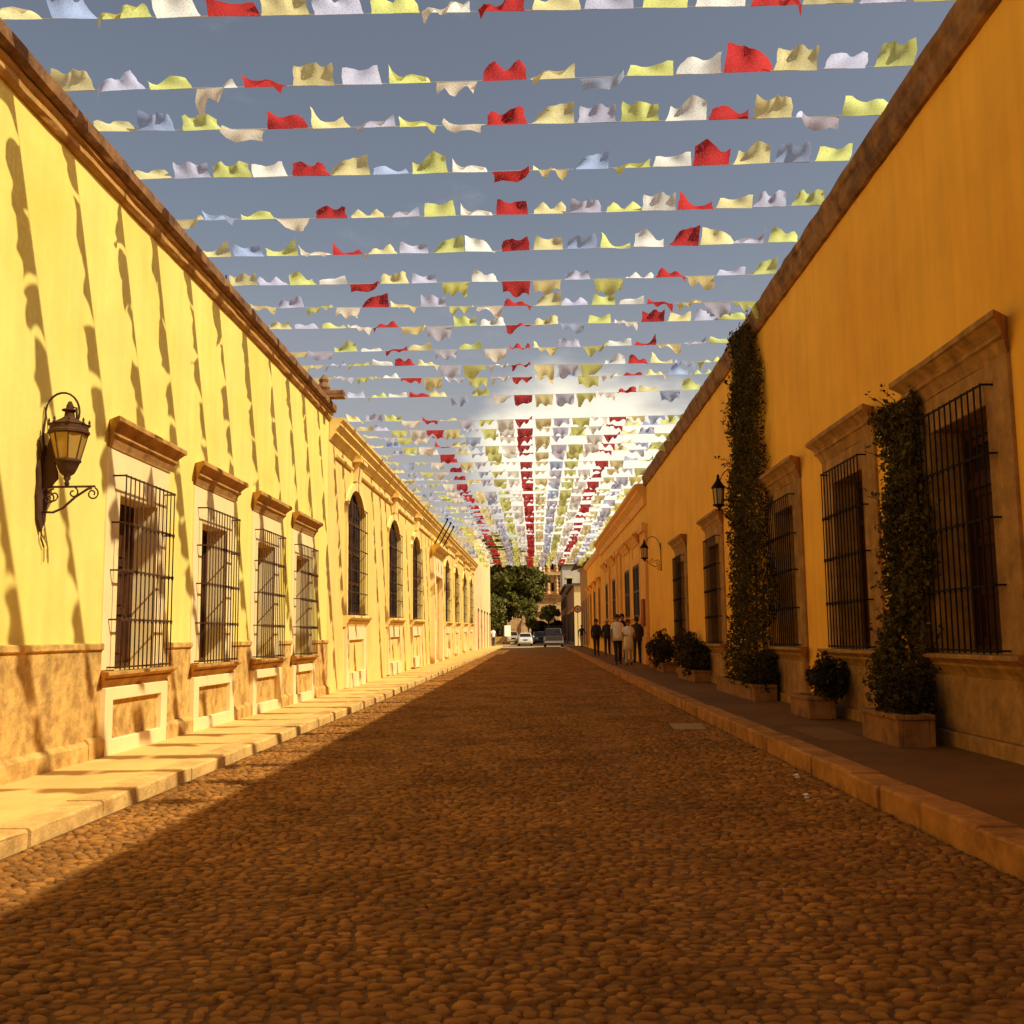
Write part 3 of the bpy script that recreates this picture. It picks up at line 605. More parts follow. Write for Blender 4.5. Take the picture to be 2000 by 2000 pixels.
# ------------------------------------------------------------------ beyond the cross street
def block(name, label, x0, x1, y0, y1, h, material, wins=(), roof=None, side=None):
    t = thing(name, label, 'building', (x0, y0, 0)); g = gz(y0) - .3
    TF = lambda u, v, w: (u, y0 - w, v)
    hol = [(a, b, c, d) for a, b, c, d in wins]
    obj('wall', wall_holes(TF, x0, x1, g, h, hol, .3), material, t)
    for a, b, c, d in wins:
        mb = MB(TF); mb.box(a, b, c, d, -.36, -.3); w = obj('window', mb, MT['dark'], t)
        mb = MB(TF); mb.box(a - .15, b + .15, d, d + .2, -.02, .08); mb.box(a - .15, b + .15, c - .15, c, -.02, .12); obj('surround', mb, MT['trimB'], w)
    mb = MB()
    for x in (x0, x1): i = mb.add([(x, y0, g), (x, y1, g), (x, y1, h), (x, y0, h)]); mb.f.append((i, i + 1, i + 2, i + 3))
    i = mb.add([(x0, y1, g), (x1, y1, g), (x1, y1, h), (x0, y1, h)]); mb.f.append((i, i + 1, i + 2, i + 3))
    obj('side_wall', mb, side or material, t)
    mb = MB(); mb.box(x0 - .25, x1 + .25, y0 - .25, y1 + .2, h, h + .25); obj('roof', mb, roof or MT['trimB'], t); return t
t = block('low_street_house', 'low house beyond the cross street whose narrow end wall catches the sun', 3.75, 12, 100.5, 122, 6.0, MT['cream'], side=MT['shadewall'], roof=MT['tile'])  # street side gets a darker colour than the end wall to paint its shade
for u in (103, 107, 111.5, 116, 120):
    mb = MB(); mb.box(3.70, 3.78, u - .7, u + .7, .6, 3.6); w = obj('door', mb, MT['dark'], t); mb = MB(); mb.box(3.66, 3.75, u - .9, u + .9, 3.6, 3.9); obj('lintel', mb, MT['peachtrim'], w)
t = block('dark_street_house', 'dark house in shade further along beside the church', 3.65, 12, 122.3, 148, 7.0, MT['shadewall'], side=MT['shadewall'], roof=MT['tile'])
for u in (126, 131, 136, 141, 146):
    mb = MB(); mb.box(3.60, 3.68, u - .8, u + .8, .6, 3.8); w = obj('door', mb, MT['dark'], t); mb = MB(); mb.box(3.58, 3.68, u - .6, u + .6, 4.6, 6.0); obj('window', mb, MT['dark'], t)
t = block('white_upper_house', 'tall white house rising over the low roofs with a dark eave', 3.9, 14, 148.5, 160, 11.2, MT['white'], wins=[(4.5, 5.3, 7.6, 9.4)], roof=MT['tile'])
t2 = block('white_roof_room', 'small white rooftop room standing on the low house by the cross street', 5.0, 9, 108, 116, 8.3, MT['white'], wins=[(5.5, 6.3, 6.5, 7.7)], roof=MT['white'])
# church
ch = thing('stone_church', 'baroque stone church front with carved tower and round arch behind the trees', 'church', (2, 166, 0))
Yc = 166
TF = lambda u, v, w: (u, Yc - w, v)
hw_ = [(-9, -7.2, .4, 4.2, 3.4), (2.9, 3.5, 2, 4.8, 4.5)]
obj('wall', wall_holes(TF, -14, 4.4, 0, 7.4, hw_, .6), MT['church'], ch)
mb = MB(TF)
for a, b, c, d, e in hw_: mb.box(a, b, c, d, -.7, -.6)
obj('doorway', mb, MT['dark'], ch)
mb = MB(TF); mb.extr([(-.1, 7.2), (.2, 7.2), (.35, 7.4), (.35, 7.6), (.6, 7.75), (.6, 7.9), (-.1, 7.9)], -14, 4.6, 12, .03); obj('cornice', mb, MT['church'], ch)
mb = MB(TF)
n = 14
for i in range(n):
    t0, t1 = math.pi * i / n, math.pi * (i + 1) / n
    mb.prism([(.9 + r_ * math.cos(t), 2.4 + r_ * math.sin(t)) for r_, t in ((2.7, t0), (3.3, t0), (3.3, t1), (2.7, t1))], -.1, .35)
mb.box(-2.4, -1.8, 0, 2.4, -.1, .35); mb.box(3.6, 4.2, 0, 2.4, -.1, .35); obj('arch', mb, MT['church'], ch)
mb = MB(); mb.box(1.2, 4.3, Yc + .1, Yc + 3.4, 7.9, 14.5, .05); tw = obj('tower', mb, MT['church'], ch)
for x in (1.35, 2.05, 3.45, 4.15):
    for z0, z1 in ((7.9, 10.9), (11.4, 14.2)):
        mb = MB(); pr = [(.26 + .05 * math.sin(i * 1.9), z0 + (z1 - z0) * i / 16) for i in range(17)]; mb.lathe([(.3, z0)] + pr + [(.32, z1)], (x, Yc - .05, 0), 8); obj('column', mb, MT['church'], ch)
for z in (10.9, 14.2):
    mb = MB(); mb.box(.95, 4.55, Yc - .45, Yc + .3, z, z + .45, .03); obj('tower_cornice', mb, MT['church'], ch)
for x, z in ((1.7, 9), (2.75, 8.4), (3.8, 9), (1.7, 12.2), (2.75, 11.8), (3.8, 12.2)):
    mb = MB(); mb.box(x - .22, x + .22, Yc + .02, Yc + .12, z, z + 1.3); obj('niche', mb, MT['dark'], ch)
block('distant_stone_wall', 'long stone wall of the square behind the big tree', -60, -14.2, 170, 178, 6.5, MT['church'])
block('distant_ochre_house', 'ochre house across the square beside the stone wall', -40, -16, 150, 158, 7.5, MT['ochreB'], wins=[(-30, -28.6, 2, 4), (-24, -22.6, 2, 4)])

# ------------------------------------------------------------------ foliage
def leaf_mesh(name, centres, size, material, aspect=.5, droop=.3, outward=None):
    C = np.asarray(centres); n = len(C)
    d = NP.normal(size=(n, 3)); d[:, 2] -= droop; d /= np.linalg.norm(d, axis=1)[:, None]
    e = NP.normal(size=(n, 3)); e -= (e * d).sum(1)[:, None] * d; e /= np.linalg.norm(e, axis=1)[:, None]
    nn = np.cross(d, e); s = (size * NP.uniform(.6, 1.35, n))[:, None]
    a = C - d * s * .5; b = C + e * s * aspect * .5 + nn * s * .10; c = C + d * s * .5; q = C - e * s * aspect * .5 + nn * s * .10
    V = np.stack([a, b, c, q], 1).reshape(-1, 3)
    me = np_mesh(name, V, np.arange(4 * n), np.arange(n) * 4, None, False); me.materials.append(material); return me
def put(name, me, parent, loc=(0, 0, 0)):
    o = bpy.data.objects.new(name, me); COL.objects.link(o); o.parent = parent; of = OFF[parent.name]; o.location = (-of[0], -of[1], -of[2]); return o
def ell_points(n, c, r, shell=.55, clumps=0, cs=.2):
    d = NP.normal(size=(n, 3)); d /= np.linalg.norm(d, axis=1)[:, None]
    rad = (shell + (1 - shell) * NP.random(n))[:, None]
    if clumps:
        k = NP.normal(size=(clumps, 3)); k /= np.linalg.norm(k, axis=1)[:, None]; k *= NP.uniform(.55, 1.0, (clumps, 1))
        p = k[NP.integers(0, clumps, n)] + d * rad * cs
    else: p = d * rad
    return p * np.array(r) + np.array(c)
def vine(label, y0, y1, zt, thick, name, n, top_narrow, base):
    t = thing(name, label, 'climbing plant', (XR - .2, (y0 + y1) / 2, SR + .25), 'climbing plants on the orange house')
    z = base + (zt - base) * NP.random(n) ** .95
    f = (z - base) / (zt - base); yc = (y0 + y1) / 2 + .12 * np.sin(z * 2.1) * (1 - f * .4)
    half = (y1 - y0) / 2 * (1 - top_narrow * f ** 2.2) * (1 + .14 * np.sin(z * 3.7 + 1) + .1 * np.sin(z * 8.3)) + np.where(z < 1.0, .15, 0)
    q = NP.uniform(-1, 1, n); y = yc + half * q + NP.normal(0, .07, n) * (.4 + f)
    th = thick * (1 - .35 * f) * np.sqrt(np.clip(1 - q * q * .85, 0, 1)) * (1 + .25 * np.sin(z * 5 + y * 4)) * (1 + np.where(z < .95, .15, 0))
    w = np.abs(th * (NP.random(n) ** .45) + NP.normal(0, .03, n)) + .012
    P = np.stack([XR - w, y, z], 1)
    # loose shoots sticking out of the outline
    shoots = []; tw = MB()
    for _ in range(170 if zt > 5 else 80):
        zz = base + (zt - base) * R.random() ** .7; ff = (zz - base) / (zt - base); sgn = R.choice((-1, 1))
        hh = (y1 - y0) / 2 * (1 - top_narrow * ff ** 2.2) * .9
        p = Vector((XR - thick * R.uniform(.2, .7), (y0 + y1) / 2 + sgn * hh, zz)); d = Vector((R.uniform(-.5, .1), sgn * R.uniform(.3, 1), R.uniform(-.2, 1))).normalized() * R.uniform(.12, .4)
        path = [p + d * k / 3 + Vector((0, 0, -.05 * (k / 3) ** 2)) for k in range(4)]
        tw.tube(path, .004, 4)
        for k in range(9): shoots.append(p + d * R.uniform(.1, 1.05) + Vector((R.uniform(-.03, .03), R.uniform(-.03, .03), R.uniform(-.04, .03))))
    P = np.concatenate([P, np.array([tuple(s) for s in shoots])])
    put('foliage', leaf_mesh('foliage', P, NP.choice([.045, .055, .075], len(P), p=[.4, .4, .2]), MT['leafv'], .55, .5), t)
    for k in range(4):
        yy = (y0 + y1) / 2 + R.uniform(-.25, .25) * (y1 - y0)
        tw.tube([(XR - .12 - R.uniform(0, .1), yy + R.uniform(-.1, .1) * i, base - .05 + (zt - base) * .93 * i / 6) for i in range(7)], .022, 5, .006)
    obj('stem', tw, MT['twig'], t); return t
vine('tall dark vine climbing to the roof edge of the orange house', 15.95, 18.6, 6.32, .40, 'climbing_vine', 26000, .60, .34)
vine('shorter dark vine growing between the two big grilled windows', 9.66, 10.52, 3.40, .36, 'climbing_vine', 11000, .30, .34)
def planter(label, x0, x1, y0, y1, h, grp='stone planter boxes along the orange house'):
    t = thing('planter_box', label, 'planter', ((x0 + x1) / 2, (y0 + y1) / 2, SR), grp)
    g = SR + gz((y0 + y1) / 2); w = .05
    mb = MB(); z0, z1 = g, g + h
    mb.box(x0, x0 + w, y0, y1, z0, z1, .004); mb.box(x1 - w, x1, y0, y1, z0, z1, .004); mb.box(x0 + w, x1 - w, y0, y0 + w, z0, z1 - .003, .003); mb.box(x0 + w, x1 - w, y1 - w, y1, z0, z1 - .003, .003)
    obj('box', mb, MT['planter'], t, bevel=.008)
    mb = MB(); r = .022
    mb.box(x0 - r, x0 + w + .01, y0 - r, y1 + r, z1, z1 + .045, .003); mb.box(x1 - w - .01, x1, y0 - r, y1 + r, z1, z1 + .045, .003); mb.box(x0 + w + .01, x1 - w - .01, y0 - r, y0 + w, z1, z1 + .043, .002); mb.box(x0 + w + .01, x1 - w - .01, y1 - w, y1 + r, z1, z1 + .043, .002)
    obj('rim', mb, MT['planter'], t, bevel=.006)
    mb = MB(); mb.box(x0 + w - .005, x1 - w + .005, y0 + w - .005, y1 - w + .005, z0 + .02, z1 - .02); obj('soil', mb, MT['soil'], t); return t
planter('long stone planter box at the foot of the tall vine', 3.25, 3.60, 15.72, 18.9, .20)
planter('stone planter box at the foot of the shorter vine', 3.14, 3.47, 9.22, 10.2, .24)
planter('stone planter box holding the bushy shrub between the two vines', 3.18, 3.50, 12.32, 13.2, .22)
planter('stone planter box with the tall upright shrub past the tall vine', 3.30, 3.68, 21.9, 24.4, .20)
planter('stone planter box under the round clipped shrub', 3.32, 3.70, 27.4, 28.8, .20)
planter('small empty stone planter box nearest the corner of the peach building', 3.36, 3.70, 30.3, 31.2, .22)
def shrub(label, c, r, n, size=.055, name='potted_shrub'):
    t = thing(name, label, 'shrub', (c[0], c[1], SR + .2), 'potted shrubs along the orange house')
    P = np.concatenate([ell_points(int(n * .7), c, r, .6, 26, .42), ell_points(int(n * .3), c, (r[0] * .8, r[1] * .8, r[2] * .85), .1)])
    P = P[P[:, 0] < XR - .04]; P = P[P[:, 2] > SR + .12]
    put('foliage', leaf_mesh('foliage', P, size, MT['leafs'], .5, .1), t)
    mb = MB()
    for k in range(5): mb.tube([(c[0], c[1], SR + .16), (c[0] + R.uniform(-.1, .1), c[1] + R.uniform(-.1, .1), c[2] - .05), (c[0] + R.uniform(-.2, .2) * r[0] / .3, c[1] + R.uniform(-.2, .2) * r[1] / .3, c[2] + r[2] * .7)], .010, 5, .004)
    obj('stem', mb, MT['twig'], t); return t
shrub('bushy dark shrub spilling over a planter between the two vines', (3.44, 12.42, .55), (.24, .30, .29), 4600)
shrub('round clipped dark shrub near the corner of the orange house', (3.42, 28.1, .72), (.36, .62, .46), 4200, .07)
shrub('upright shrub standing in the long planter past the tall vine', (3.45, 22.4, .62), (.28, .55, .42), 3600, .07)
shrub('taller shrub behind the upright one under a far window', (3.48, 23.9, .75), (.26, .50, .50), 3600, .07)
shrub('shrub at the near end of the tall vine planter', (3.42, 15.95, .52), (.24, .40, .34), 4200)
shrub('dark bush at the foot of the shorter vine', (3.36, 9.62, .55), (.19, .30, .36), 3600)
def tree(label, loc, h, crowns, n, size, trunk_r, name='broadleaf_tree'):
    t = thing(name, label, 'tree', (*loc, gz(loc[1]) - .05), 'trees on the square')
    tot = sum(r[0] * r[2] for c, r in crowns); P = []
    for c, r in crowns:
        P.append(ell_points(int(n * r[0] * r[2] / tot), (loc[0] + c[0], loc[1] + c[1], c[2]), r, .35, 38, .30))
    put('crown', leaf_mesh('crown', np.concatenate(P), size, MT['leaft'], .6, .2), t)
    mb = MB(); g = gz(loc[1]) - .1
    mb.tube([(loc[0], loc[1], g), (loc[0] + .1, loc[1], g + h * .2), (loc[0] - .1, loc[1], g + h * .45), (loc[0], loc[1], g + h * .7)], trunk_r, 8, trunk_r * .4)
    for c, r in crowns:
        p = Vector((loc[0], loc[1], g + h * .3)); q = Vector((loc[0] + c[0], loc[1] + c[1], c[2]))
        for k in range(3): mb.tube([p, p.lerp(q, .5) + Vector((R.uniform(-.4, .4), R.uniform(-.4, .4), .3)), q + Vector((R.uniform(-.6, .6) * r[0], R.uniform(-.6, .6) * r[1], R.uniform(0, .5) * r[2]))], trunk_r * .35, 6, trunk_r * .08)
    obj('trunk', mb, MT['bark'], t, True); return t
tree('huge dense dark tree filling the end of the street', (-4.2, 134), 13, [((0, 0, 9.0), (5.2, 4.5, 3.6)), ((-4, 1, 7), (4, 4, 3)), ((2.6, 0, 8.2), (3.0, 3.2, 2.8)), ((0, -1, 5.4), (3.4, 3.2, 2.2)), ((-1, 1, 11.5), (4.2, 4, 2.8))], 30000, .55, .45)
tree('lower rounded tree beside the cream corner building', (-5.6, 116), 6, [((0, 0, 3.9), (2.2, 2.2, 2.0)), ((1.0, -.4, 3.2), (1.4, 1.5, 1.3))], 6500, .34, .18)
tree('small clipped tree with a flat round crown before the church', (1.6, 124), 4.5, [((0, 0, 3.9), (1.35, 1.35, .95))], 3600, .26, .12)
tree('slim young tree between the parked cars and the church', (-.9, 126), 5, [((0, 0, 4.4), (1.1, 1.1, 1.5)), ((.4, 0, 3.0), (.8, .8, .9))], 2200, .26, .10)
tree('leafy tree on the far side of the square behind the huge tree', (-12, 150), 11, [((0, 0, 7.5), (4.5, 4, 3.8)), ((4, 0, 6), (3.2, 3, 3))], 11000, .6, .35)

def shade_foliage(label, x0, x1, y0, y1, z1, n):  # dark leaf masses added where there is only shade under the trees
    t = thing('shade_foliage', label, 'shade_foliage', ((x0 + x1) / 2, (y0 + y1) / 2, gz(y0)), 'leaf masses added as shade on the square')
    P = np.stack([NP.uniform(x0, x1, n), NP.uniform(y0, y1, n), gz(y0) + NP.random(n) ** .8 * z1], 1); P[:, 2] += .2 * np.sin(P[:, 0] * 2.7) * (P[:, 2] > z1 * .5)
    put('foliage', leaf_mesh('foliage', P, .3, MT['leafs'], .6, .1), t)
    mb = MB()
    for k in range(12): x = R.uniform(x0 + .1, x1 - .1); mb.tube([(x, (y0 + y1) / 2, gz(y0) - .05), (x + .1, (y0 + y1) / 2, gz(y0) + z1 * .7)], .04, 5, .01)
    obj('stem', mb, MT['twig'], t)
shade_foliage('long dark leaf mass added as the shade under the huge tree', -11, -4.4, 129, 130.6, 2.3, 5200)
shade_foliage('dark leaf mass added as shade in front of the church wall', -.6, 3.4, 133, 134.6, 2.6, 4200)

# ------------------------------------------------------------------ lanterns
def scroll(mb, c, r0, turns, start, plane, rr=.007, grow=0.0, n=18):
    pts = []
    for k in range(n + 1):
        a = start + turns * 2 * math.pi * k / n; r = r0 * (1 - .72 * k / n)
        pts.append((c[0] + r * math.cos(a) * plane, c[1], c[2] + r * math.sin(a)))
    mb.tube(pts, rr, 5)
def ornate_lantern():
    Y = 8.24; X = XL + .225
    t = thing('wall_lantern', 'ornate brown iron street lantern with amber glass on a scrolled bracket on the yellow wall', 'lantern', (XL, Y, 2.4))
    mb = MB()   # leaf shaped back plate
    for s, prof in ((1, [(0, 2.04), (.07, 2.13), (.075, 2.22), (.10, 2.30), (.075, 2.42), (.095, 2.50), (.075, 2.60), (.085, 2.70), (.05, 2.66), (.04, 2.76), (0, 2.66)]), (-1, [(0, 2.04), (.06, 2.14), (.07, 2.24), (.085, 2.33), (.07, 2.44), (.085, 2.55), (.06, 2.66), (.085, 2.78), (.045, 2.70), (0, 2.66)])):
        mb.prism([(Y + s * a, z) for a, z in prof], 0, .03) if False else None
        P = [(XL + .012, Y + s * a, z) for a, z in prof]; Q = [(XL + .03, Y + s * a, z) for a, z in prof]; i = mb.add(P + Q); k = len(P)
        mb.f.append(tuple(range(i, i + k))); mb.f.append(tuple(range(i + k, i + 2 * k)))
        for q in range(k): mb.f.append((i + q, i + (q + 1) % k, i + k + (q + 1) % k, i + k + q))
    obj('back_plate', mb, MT['rust'], t)
    mb = MB()   # acanthus leaf standing off the wall
    lf = [(.02, 2.36), (.10, 2.42), (.15, 2.47), (.145, 2.53), (.12, 2.60), (.135, 2.66), (.10, 2.72), (.11, 2.80), (.085, 2.84), (.06, 2.76), (.05, 2.66), (.02, 2.56)]
    i = mb.add([(XL + a, Y - .012, z) for a, z in lf] + [(XL + a, Y + .012, z) for a, z in lf]); k = len(lf)
    mb.f.append(tuple(range(i, i + k))); mb.f.append(tuple(range(i + k, i + 2 * k)))
    for q in range(k): mb.f.append((i + q, i + (q + 1) % k, i + k + (q + 1) % k, i + k + q))
    obj('scroll_leaf', mb, MT['rust'], t)
    mb = MB(); mb.tube([(XL + .03, Y, 2.405), (XL + .46, Y, 2.405)], .010, 6)
    mb.tube([(XL + .03, Y, 2.20), (XL + .12, Y, 2.195), (XL + .20, Y, 2.23), (XL + .30, Y, 2.32), (XL + .40, Y, 2.385), (XL + .43, Y, 2.39)], .010, 6)
    scroll(mb, (XL + .44, Y, 2.345), .052, 1.3, math.pi / 2 + .4, -1); scroll(mb, (XL + .28, Y, 2.355), .045, 1.0, math.pi / 2 + .3, -1); scroll(mb, (XL + .12, Y, 2.33), .06, 1.2, math.pi / 2, 1); scroll(mb, (XL + .08, Y, 2.31), .05, 1.2, math.pi / 2, -1)
    obj('bracket', mb, MT['rust'], t, True)
    mb = MB(); pts = []
    for k in range(15):
        a = math.pi * (1.06 - 1.22 * k / 14); pts.append((XL + .165 + .135 * math.cos(a) * 1.05, Y, 3.02 + .17 * math.sin(a)))
    mb.tube([(XL + .03, Y, 2.66), (XL + .012, Y, 2.85)] + pts + [(X + .055, Y, 3.06), (X + .012, Y, 3.07)], .009, 6); obj('hanger', mb, MT['rust'], t, True)
    c = (X, Y, 0)
    mb = MB(); mb.lathe([(.09, 2.625), (.147, 2.845)], c, 8, .4); obj('glass', mb, MT['amber'], t)
    mb = MB()
    for k in range(8):
        a = .4 + k * math.pi / 4
        mb.tube([(X + .092 * math.cos(a), Y + .092 * math.sin(a), 2.62), (X + .149 * math.cos(a), Y + .149 * math.sin(a), 2.85)], .006, 4)
    obj('glazing_bar', mb, MT['rust'], t)
    mb = MB(); mb.lathe([(.150, 2.835), (.162, 2.845), (.162, 2.862), (.150, 2.875), (.150, 2.905), (.158, 2.915), (.120, 2.935), (.070, 2.965), (.042, 2.985), (.036, 3.03), (.060, 3.035), (.062, 3.045), (.030, 3.055), (.028, 3.08), (.012, 3.115)], c, 16, .4)
    cr = obj('crown', mb, MT['rust'], t, False)
    mb = MB()
    for k in range(8):
        a = .4 + k * math.pi / 4; mb.lathe([(.008, 0), (.016, .015), (.007, .03), (.012, .04), (.003, .062)], (X + .153 * math.cos(a), Y + .153 * math.sin(a), 2.905), 6)
    obj('finial', mb, MT['rust'], cr)
    mb = MB(); mb.lathe([(.012, 2.41), (.022, 2.43), (.014, 2.45), (.030, 2.475), (.024, 2.49), (.055, 2.515), (.075, 2.555), (.092, 2.60), (.104, 2.61), (.104, 2.626), (.09, 2.634)], c, 16, .4); obj('basket', mb, MT['rust'], t, True)
    mb = MB(); mb.tube([(XL + .03, Y - .02, 2.30), (XL + .02, Y - .03, 2.15), (XL + .02, Y + .03, 1.99), (XL + .02, Y + .08, 1.93), (XL + .02, Y + .09, 1.84), (XL + .02, Y + .09, 1.80)], .004, 5); mb.tube([(XL + .03, Y + .01, 2.06), (XL + .02, Y + .02, 1.98), (XL + .02, Y + .07, 1.92)], .005, 5); obj('cable', mb, MT['rust'], t)
ornate_lantern()
def square_lantern(label, Y, zb, out=.5):
    X = XR - out
    t = thing('wall_lantern', label, 'lantern', (XR, Y, zb), 'black lanterns on the orange house')
    c = (X, Y, 0)
    mb = MB(); mb.lathe([(.075, zb + .02), (.095, zb + .30)], c, 6); obj('glass', mb, MT['milk'], t)
    mb = MB()
    for k in range(6):
        a = k * math.pi / 3; mb.tube([(X + .08 * math.cos(a), Y + .08 * math.sin(a), zb), (X + .10 * math.cos(a), Y + .10 * math.sin(a), zb + .31)], .009, 4)
    mb.lathe([(.03, zb - .10), (.02, zb - .06), (.06, zb - .03), (.11, zb - .012), (.11, zb + .012), (.085, zb + .02)], c, 6); obj('cage', mb, MT['iron'], t)
    mb = MB(); mb.lathe([(.13, zb + .30), (.13, zb + .318), (.085, zb + .38), (.045, zb + .44), (.022, zb + .50), (.03, zb + .515), (.012, zb + .56)], c, 6); obj('hood', mb, MT['iron'], t)
    mb = MB()
    mb.tube([(XR - .015, Y, zb - .38), (XR - .015, Y, zb + .45)], .012, 5)
    pts = [(XR - .02 - (out - .02) * (1 - math.cos(a)) / 2 * 1.0, Y, zb + .22 + .42 * math.sin(a)) for a in [math.pi * k / 14 for k in range(15)]][:13]
    mb.tube(pts + [(X, Y, zb + .56)], .010, 5)
    mb.tube([(XR - .02, Y, zb - .20), (XR - .2, Y, zb - .26), (XR - .36, Y, zb - .16), (X + .02, Y, zb - .04)], .010, 5)
    scroll(mb, (XR - .12, Y, zb - .13), .085, 1.3, 0, -1, .008); scroll(mb, (XR - .30, Y, zb - .08), .07, 1.2, 1.5, -1, .008); scroll(mb, (XR - .07, Y, zb - .33), .06, 1.3, 0, -1, .008)
    obj('bracket', mb, MT['iron'], t, True)
square_lantern('black hexagonal lantern half hidden by the tall vine', 18.4, 3.45, .44)
square_lantern('black hexagonal lantern on the plain wall near the corner of the orange house', 30.6, 3.42, .5)

# ------------------------------------------------------------------ bunting
NV = 40
def flag_mesh(k):
    rr = random.Random(100 + k); nx, nl = 9, 6; W_ = rr.uniform(.40, .45)
    fam = k % 4; L = rr.uniform(.21, .28) if fam == 0 else (rr.uniform(.14, .21) if fam == 1 else rr.uniform(.26, .32))
    th0 = math.radians({0: rr.uniform(68, 100), 1: rr.uniform(92, 130), 2: rr.uniform(15, 55), 3: rr.uniform(40, 80)}[fam])
    curl = rr.uniform(-1.3, 1.0); tw = rr.uniform(-.5, .5); am = rr.uniform(.004, .016); ph = rr.uniform(0, 6); fx = rr.uniform(6, 14); lf = rr.uniform(-.35, .35) if rr.random() < .3 else 0
    v = []; uv = []; f = []
    for i in range(nx):
        s = i / (nx - 1) - .5
        y = z = 0.0; a = th0 + tw * s * 2
        v.append((s * W_, 0, 0)); uv.append((i / (nx - 1), 0))
        for j in range(1, nl):
            q = j / (nl - 1); a2 = a + curl * q * q + lf * (abs(s) * 2) ** 3 * q * 2 + .27 * math.sin(ph + fx * s + 2.2 * q) * (.3 + q)
            st = L / (nl - 1) * (1 + (.16 if j == nl - 1 and i % 2 else 0)) * (.88 + .2 * math.sin(ph * 3 + i * .55) ** 2); y += -math.sin(a2) * st; z += -math.cos(a2) * st
            x = s * W_ * (1 - .10 * q) + .03 * tw * q + am * math.sin(ph + 7 * q + s * 3) * .6
            v.append((x, y + am * q * math.sin(ph + fx * s * 1.7), z + am * q * math.cos(ph * 2 + fx * s))); uv.append((i / (nx - 1), q * .72))
    for i in range(nx - 1):
        for j in range(nl - 1): f.append((i * nl + j, (i + 1) * nl + j, (i + 1) * nl + j + 1, i * nl + j + 1))
    me = bpy.data.meshes.new('paper_flag'); me.from_pydata(v, [], f); me.update()
    ul = me.uv_layers.new(name='UVMap')
    for l in me.loops: ul.data[l.index].uv = uv[l.vertex_index]
    me.polygons.foreach_set('use_smooth', [True] * len(me.polygons)); me.materials.append(FL[0]); return me
FM = [flag_mesh(k) for k in range(NV)]
FAM = {q: [FM[k] for k in range(NV) if k % 4 == q] for q in range(4)}
SY = [5.0, 6.0, 7.1, 8.2, 9.25, 10.2, 11.3, 12.43, 13.69, 15.0, 16.19, 17.34, 18.57, 19.9, 20.9, 22.3, 24.8, 26.1, 27.1, 28.25, 29.7, 31.4, 33.0, 34.7]
while SY[-1] < 75: SY.append(SY[-1] + R.uniform(.95, 1.5))
SZ_ = 6.5
def roof_at(u, left):
    if left: return HAZ if u < HA1 else (BZ + bz(u) if u < B1 else CZ)
    return RZ if u < R1 else (PZ + (u - 35) * .006 if u < P1 else (QZ if u < Q1 else SZ))
for k, Y in enumerate(SY):
    xl = -5.0 if Y < B1 else XL + .02
    lb = 'the yellow house' if Y < HA1 else ('the arched ochre building' if Y < B1 else 'the cream building')
    rb = 'the orange house' if Y < R1 else ('the peach building' if Y < P1 else ('the plain row house' if Y < Q1 else 'the brown house'))
    t = thing('bunting_line', 'line of coloured paper flags strung between %s and %s' % (lb, rb), 'bunting', (0, Y, SZ_), 'bunting lines strung from roof to roof')
    sag = .02 + R.uniform(0, .03); z0 = SZ_ + R.uniform(-.05, .05); sl = R.uniform(-.05, .08)
    zr = lambda x: z0 + sl * x / 8 - sag * (1 - (x / 5) ** 2)
    mb = MB(); mb.tube([(xl + (3.95 - xl) * i / 10, Y, zr(xl + (3.95 - xl) * i / 10)) for i in range(11)], .0035, 4); obj('cord', mb, MT['cord'], t)
    if Y < B1:
        mb = MB(); mb.tube([(xl, Y, roof_at(Y, True) - .12), (xl, Y, zr(xl) + (.55 if k in (10, 15) else .03))], .012, 5); obj('post', mb, MT['iron'], t)
    if roof_at(Y, False) < 6.45:
        mb = MB(); mb.tube([(3.95, Y, roof_at(Y, False) - .12), (3.95, Y, zr(3.95) + .03)], .012, 5); obj('post', mb, MT['iron'], t)
    x = -4.36 if Y < B1 else -3.6
    i = 0 if Y < B1 else 2
    while x < 3.72:
        if x < -1.8: p = [.45, .45, .05, .05] if Y < 24 else [.3, .3, .2, .2]
        elif x < 1.6: p = [.6, .3, .05, .05] if Y < 14.2 else ([.3, .15, .25, .3] if Y < 17.8 else [.08, .06, .5, .36])
        else: p = [.4, .5, .05, .05] if Y < 14 else ([.4, .2, .2, .2] if Y < 24 else [.25, .15, .35, .25])
        q = R.choices((0, 1, 2, 3), p)[0]; lg = R.uniform(1.0, 1.22) if q < 2 else 1
        o = inst('paper_flag', R.choice(FAM[q]), t, (x + R.uniform(-.015, .015), Y, zr(x) - .004), (R.uniform(-.12, .12), R.uniform(-.03, .03), R.uniform(-.04, .04)), (R.choice((-1, 1)) * R.uniform(.93, 1.02), *((lg, lg) if x > 1.4 else (1, R.uniform(.88, 1.05)))))
        ci = i % 5
        if ci == 1 and R.random() < .28: ci = 5
        o.material_slots[0].link = 'OBJECT'; o.material_slots[0].material = FL[ci]
        x += .46; i += 1

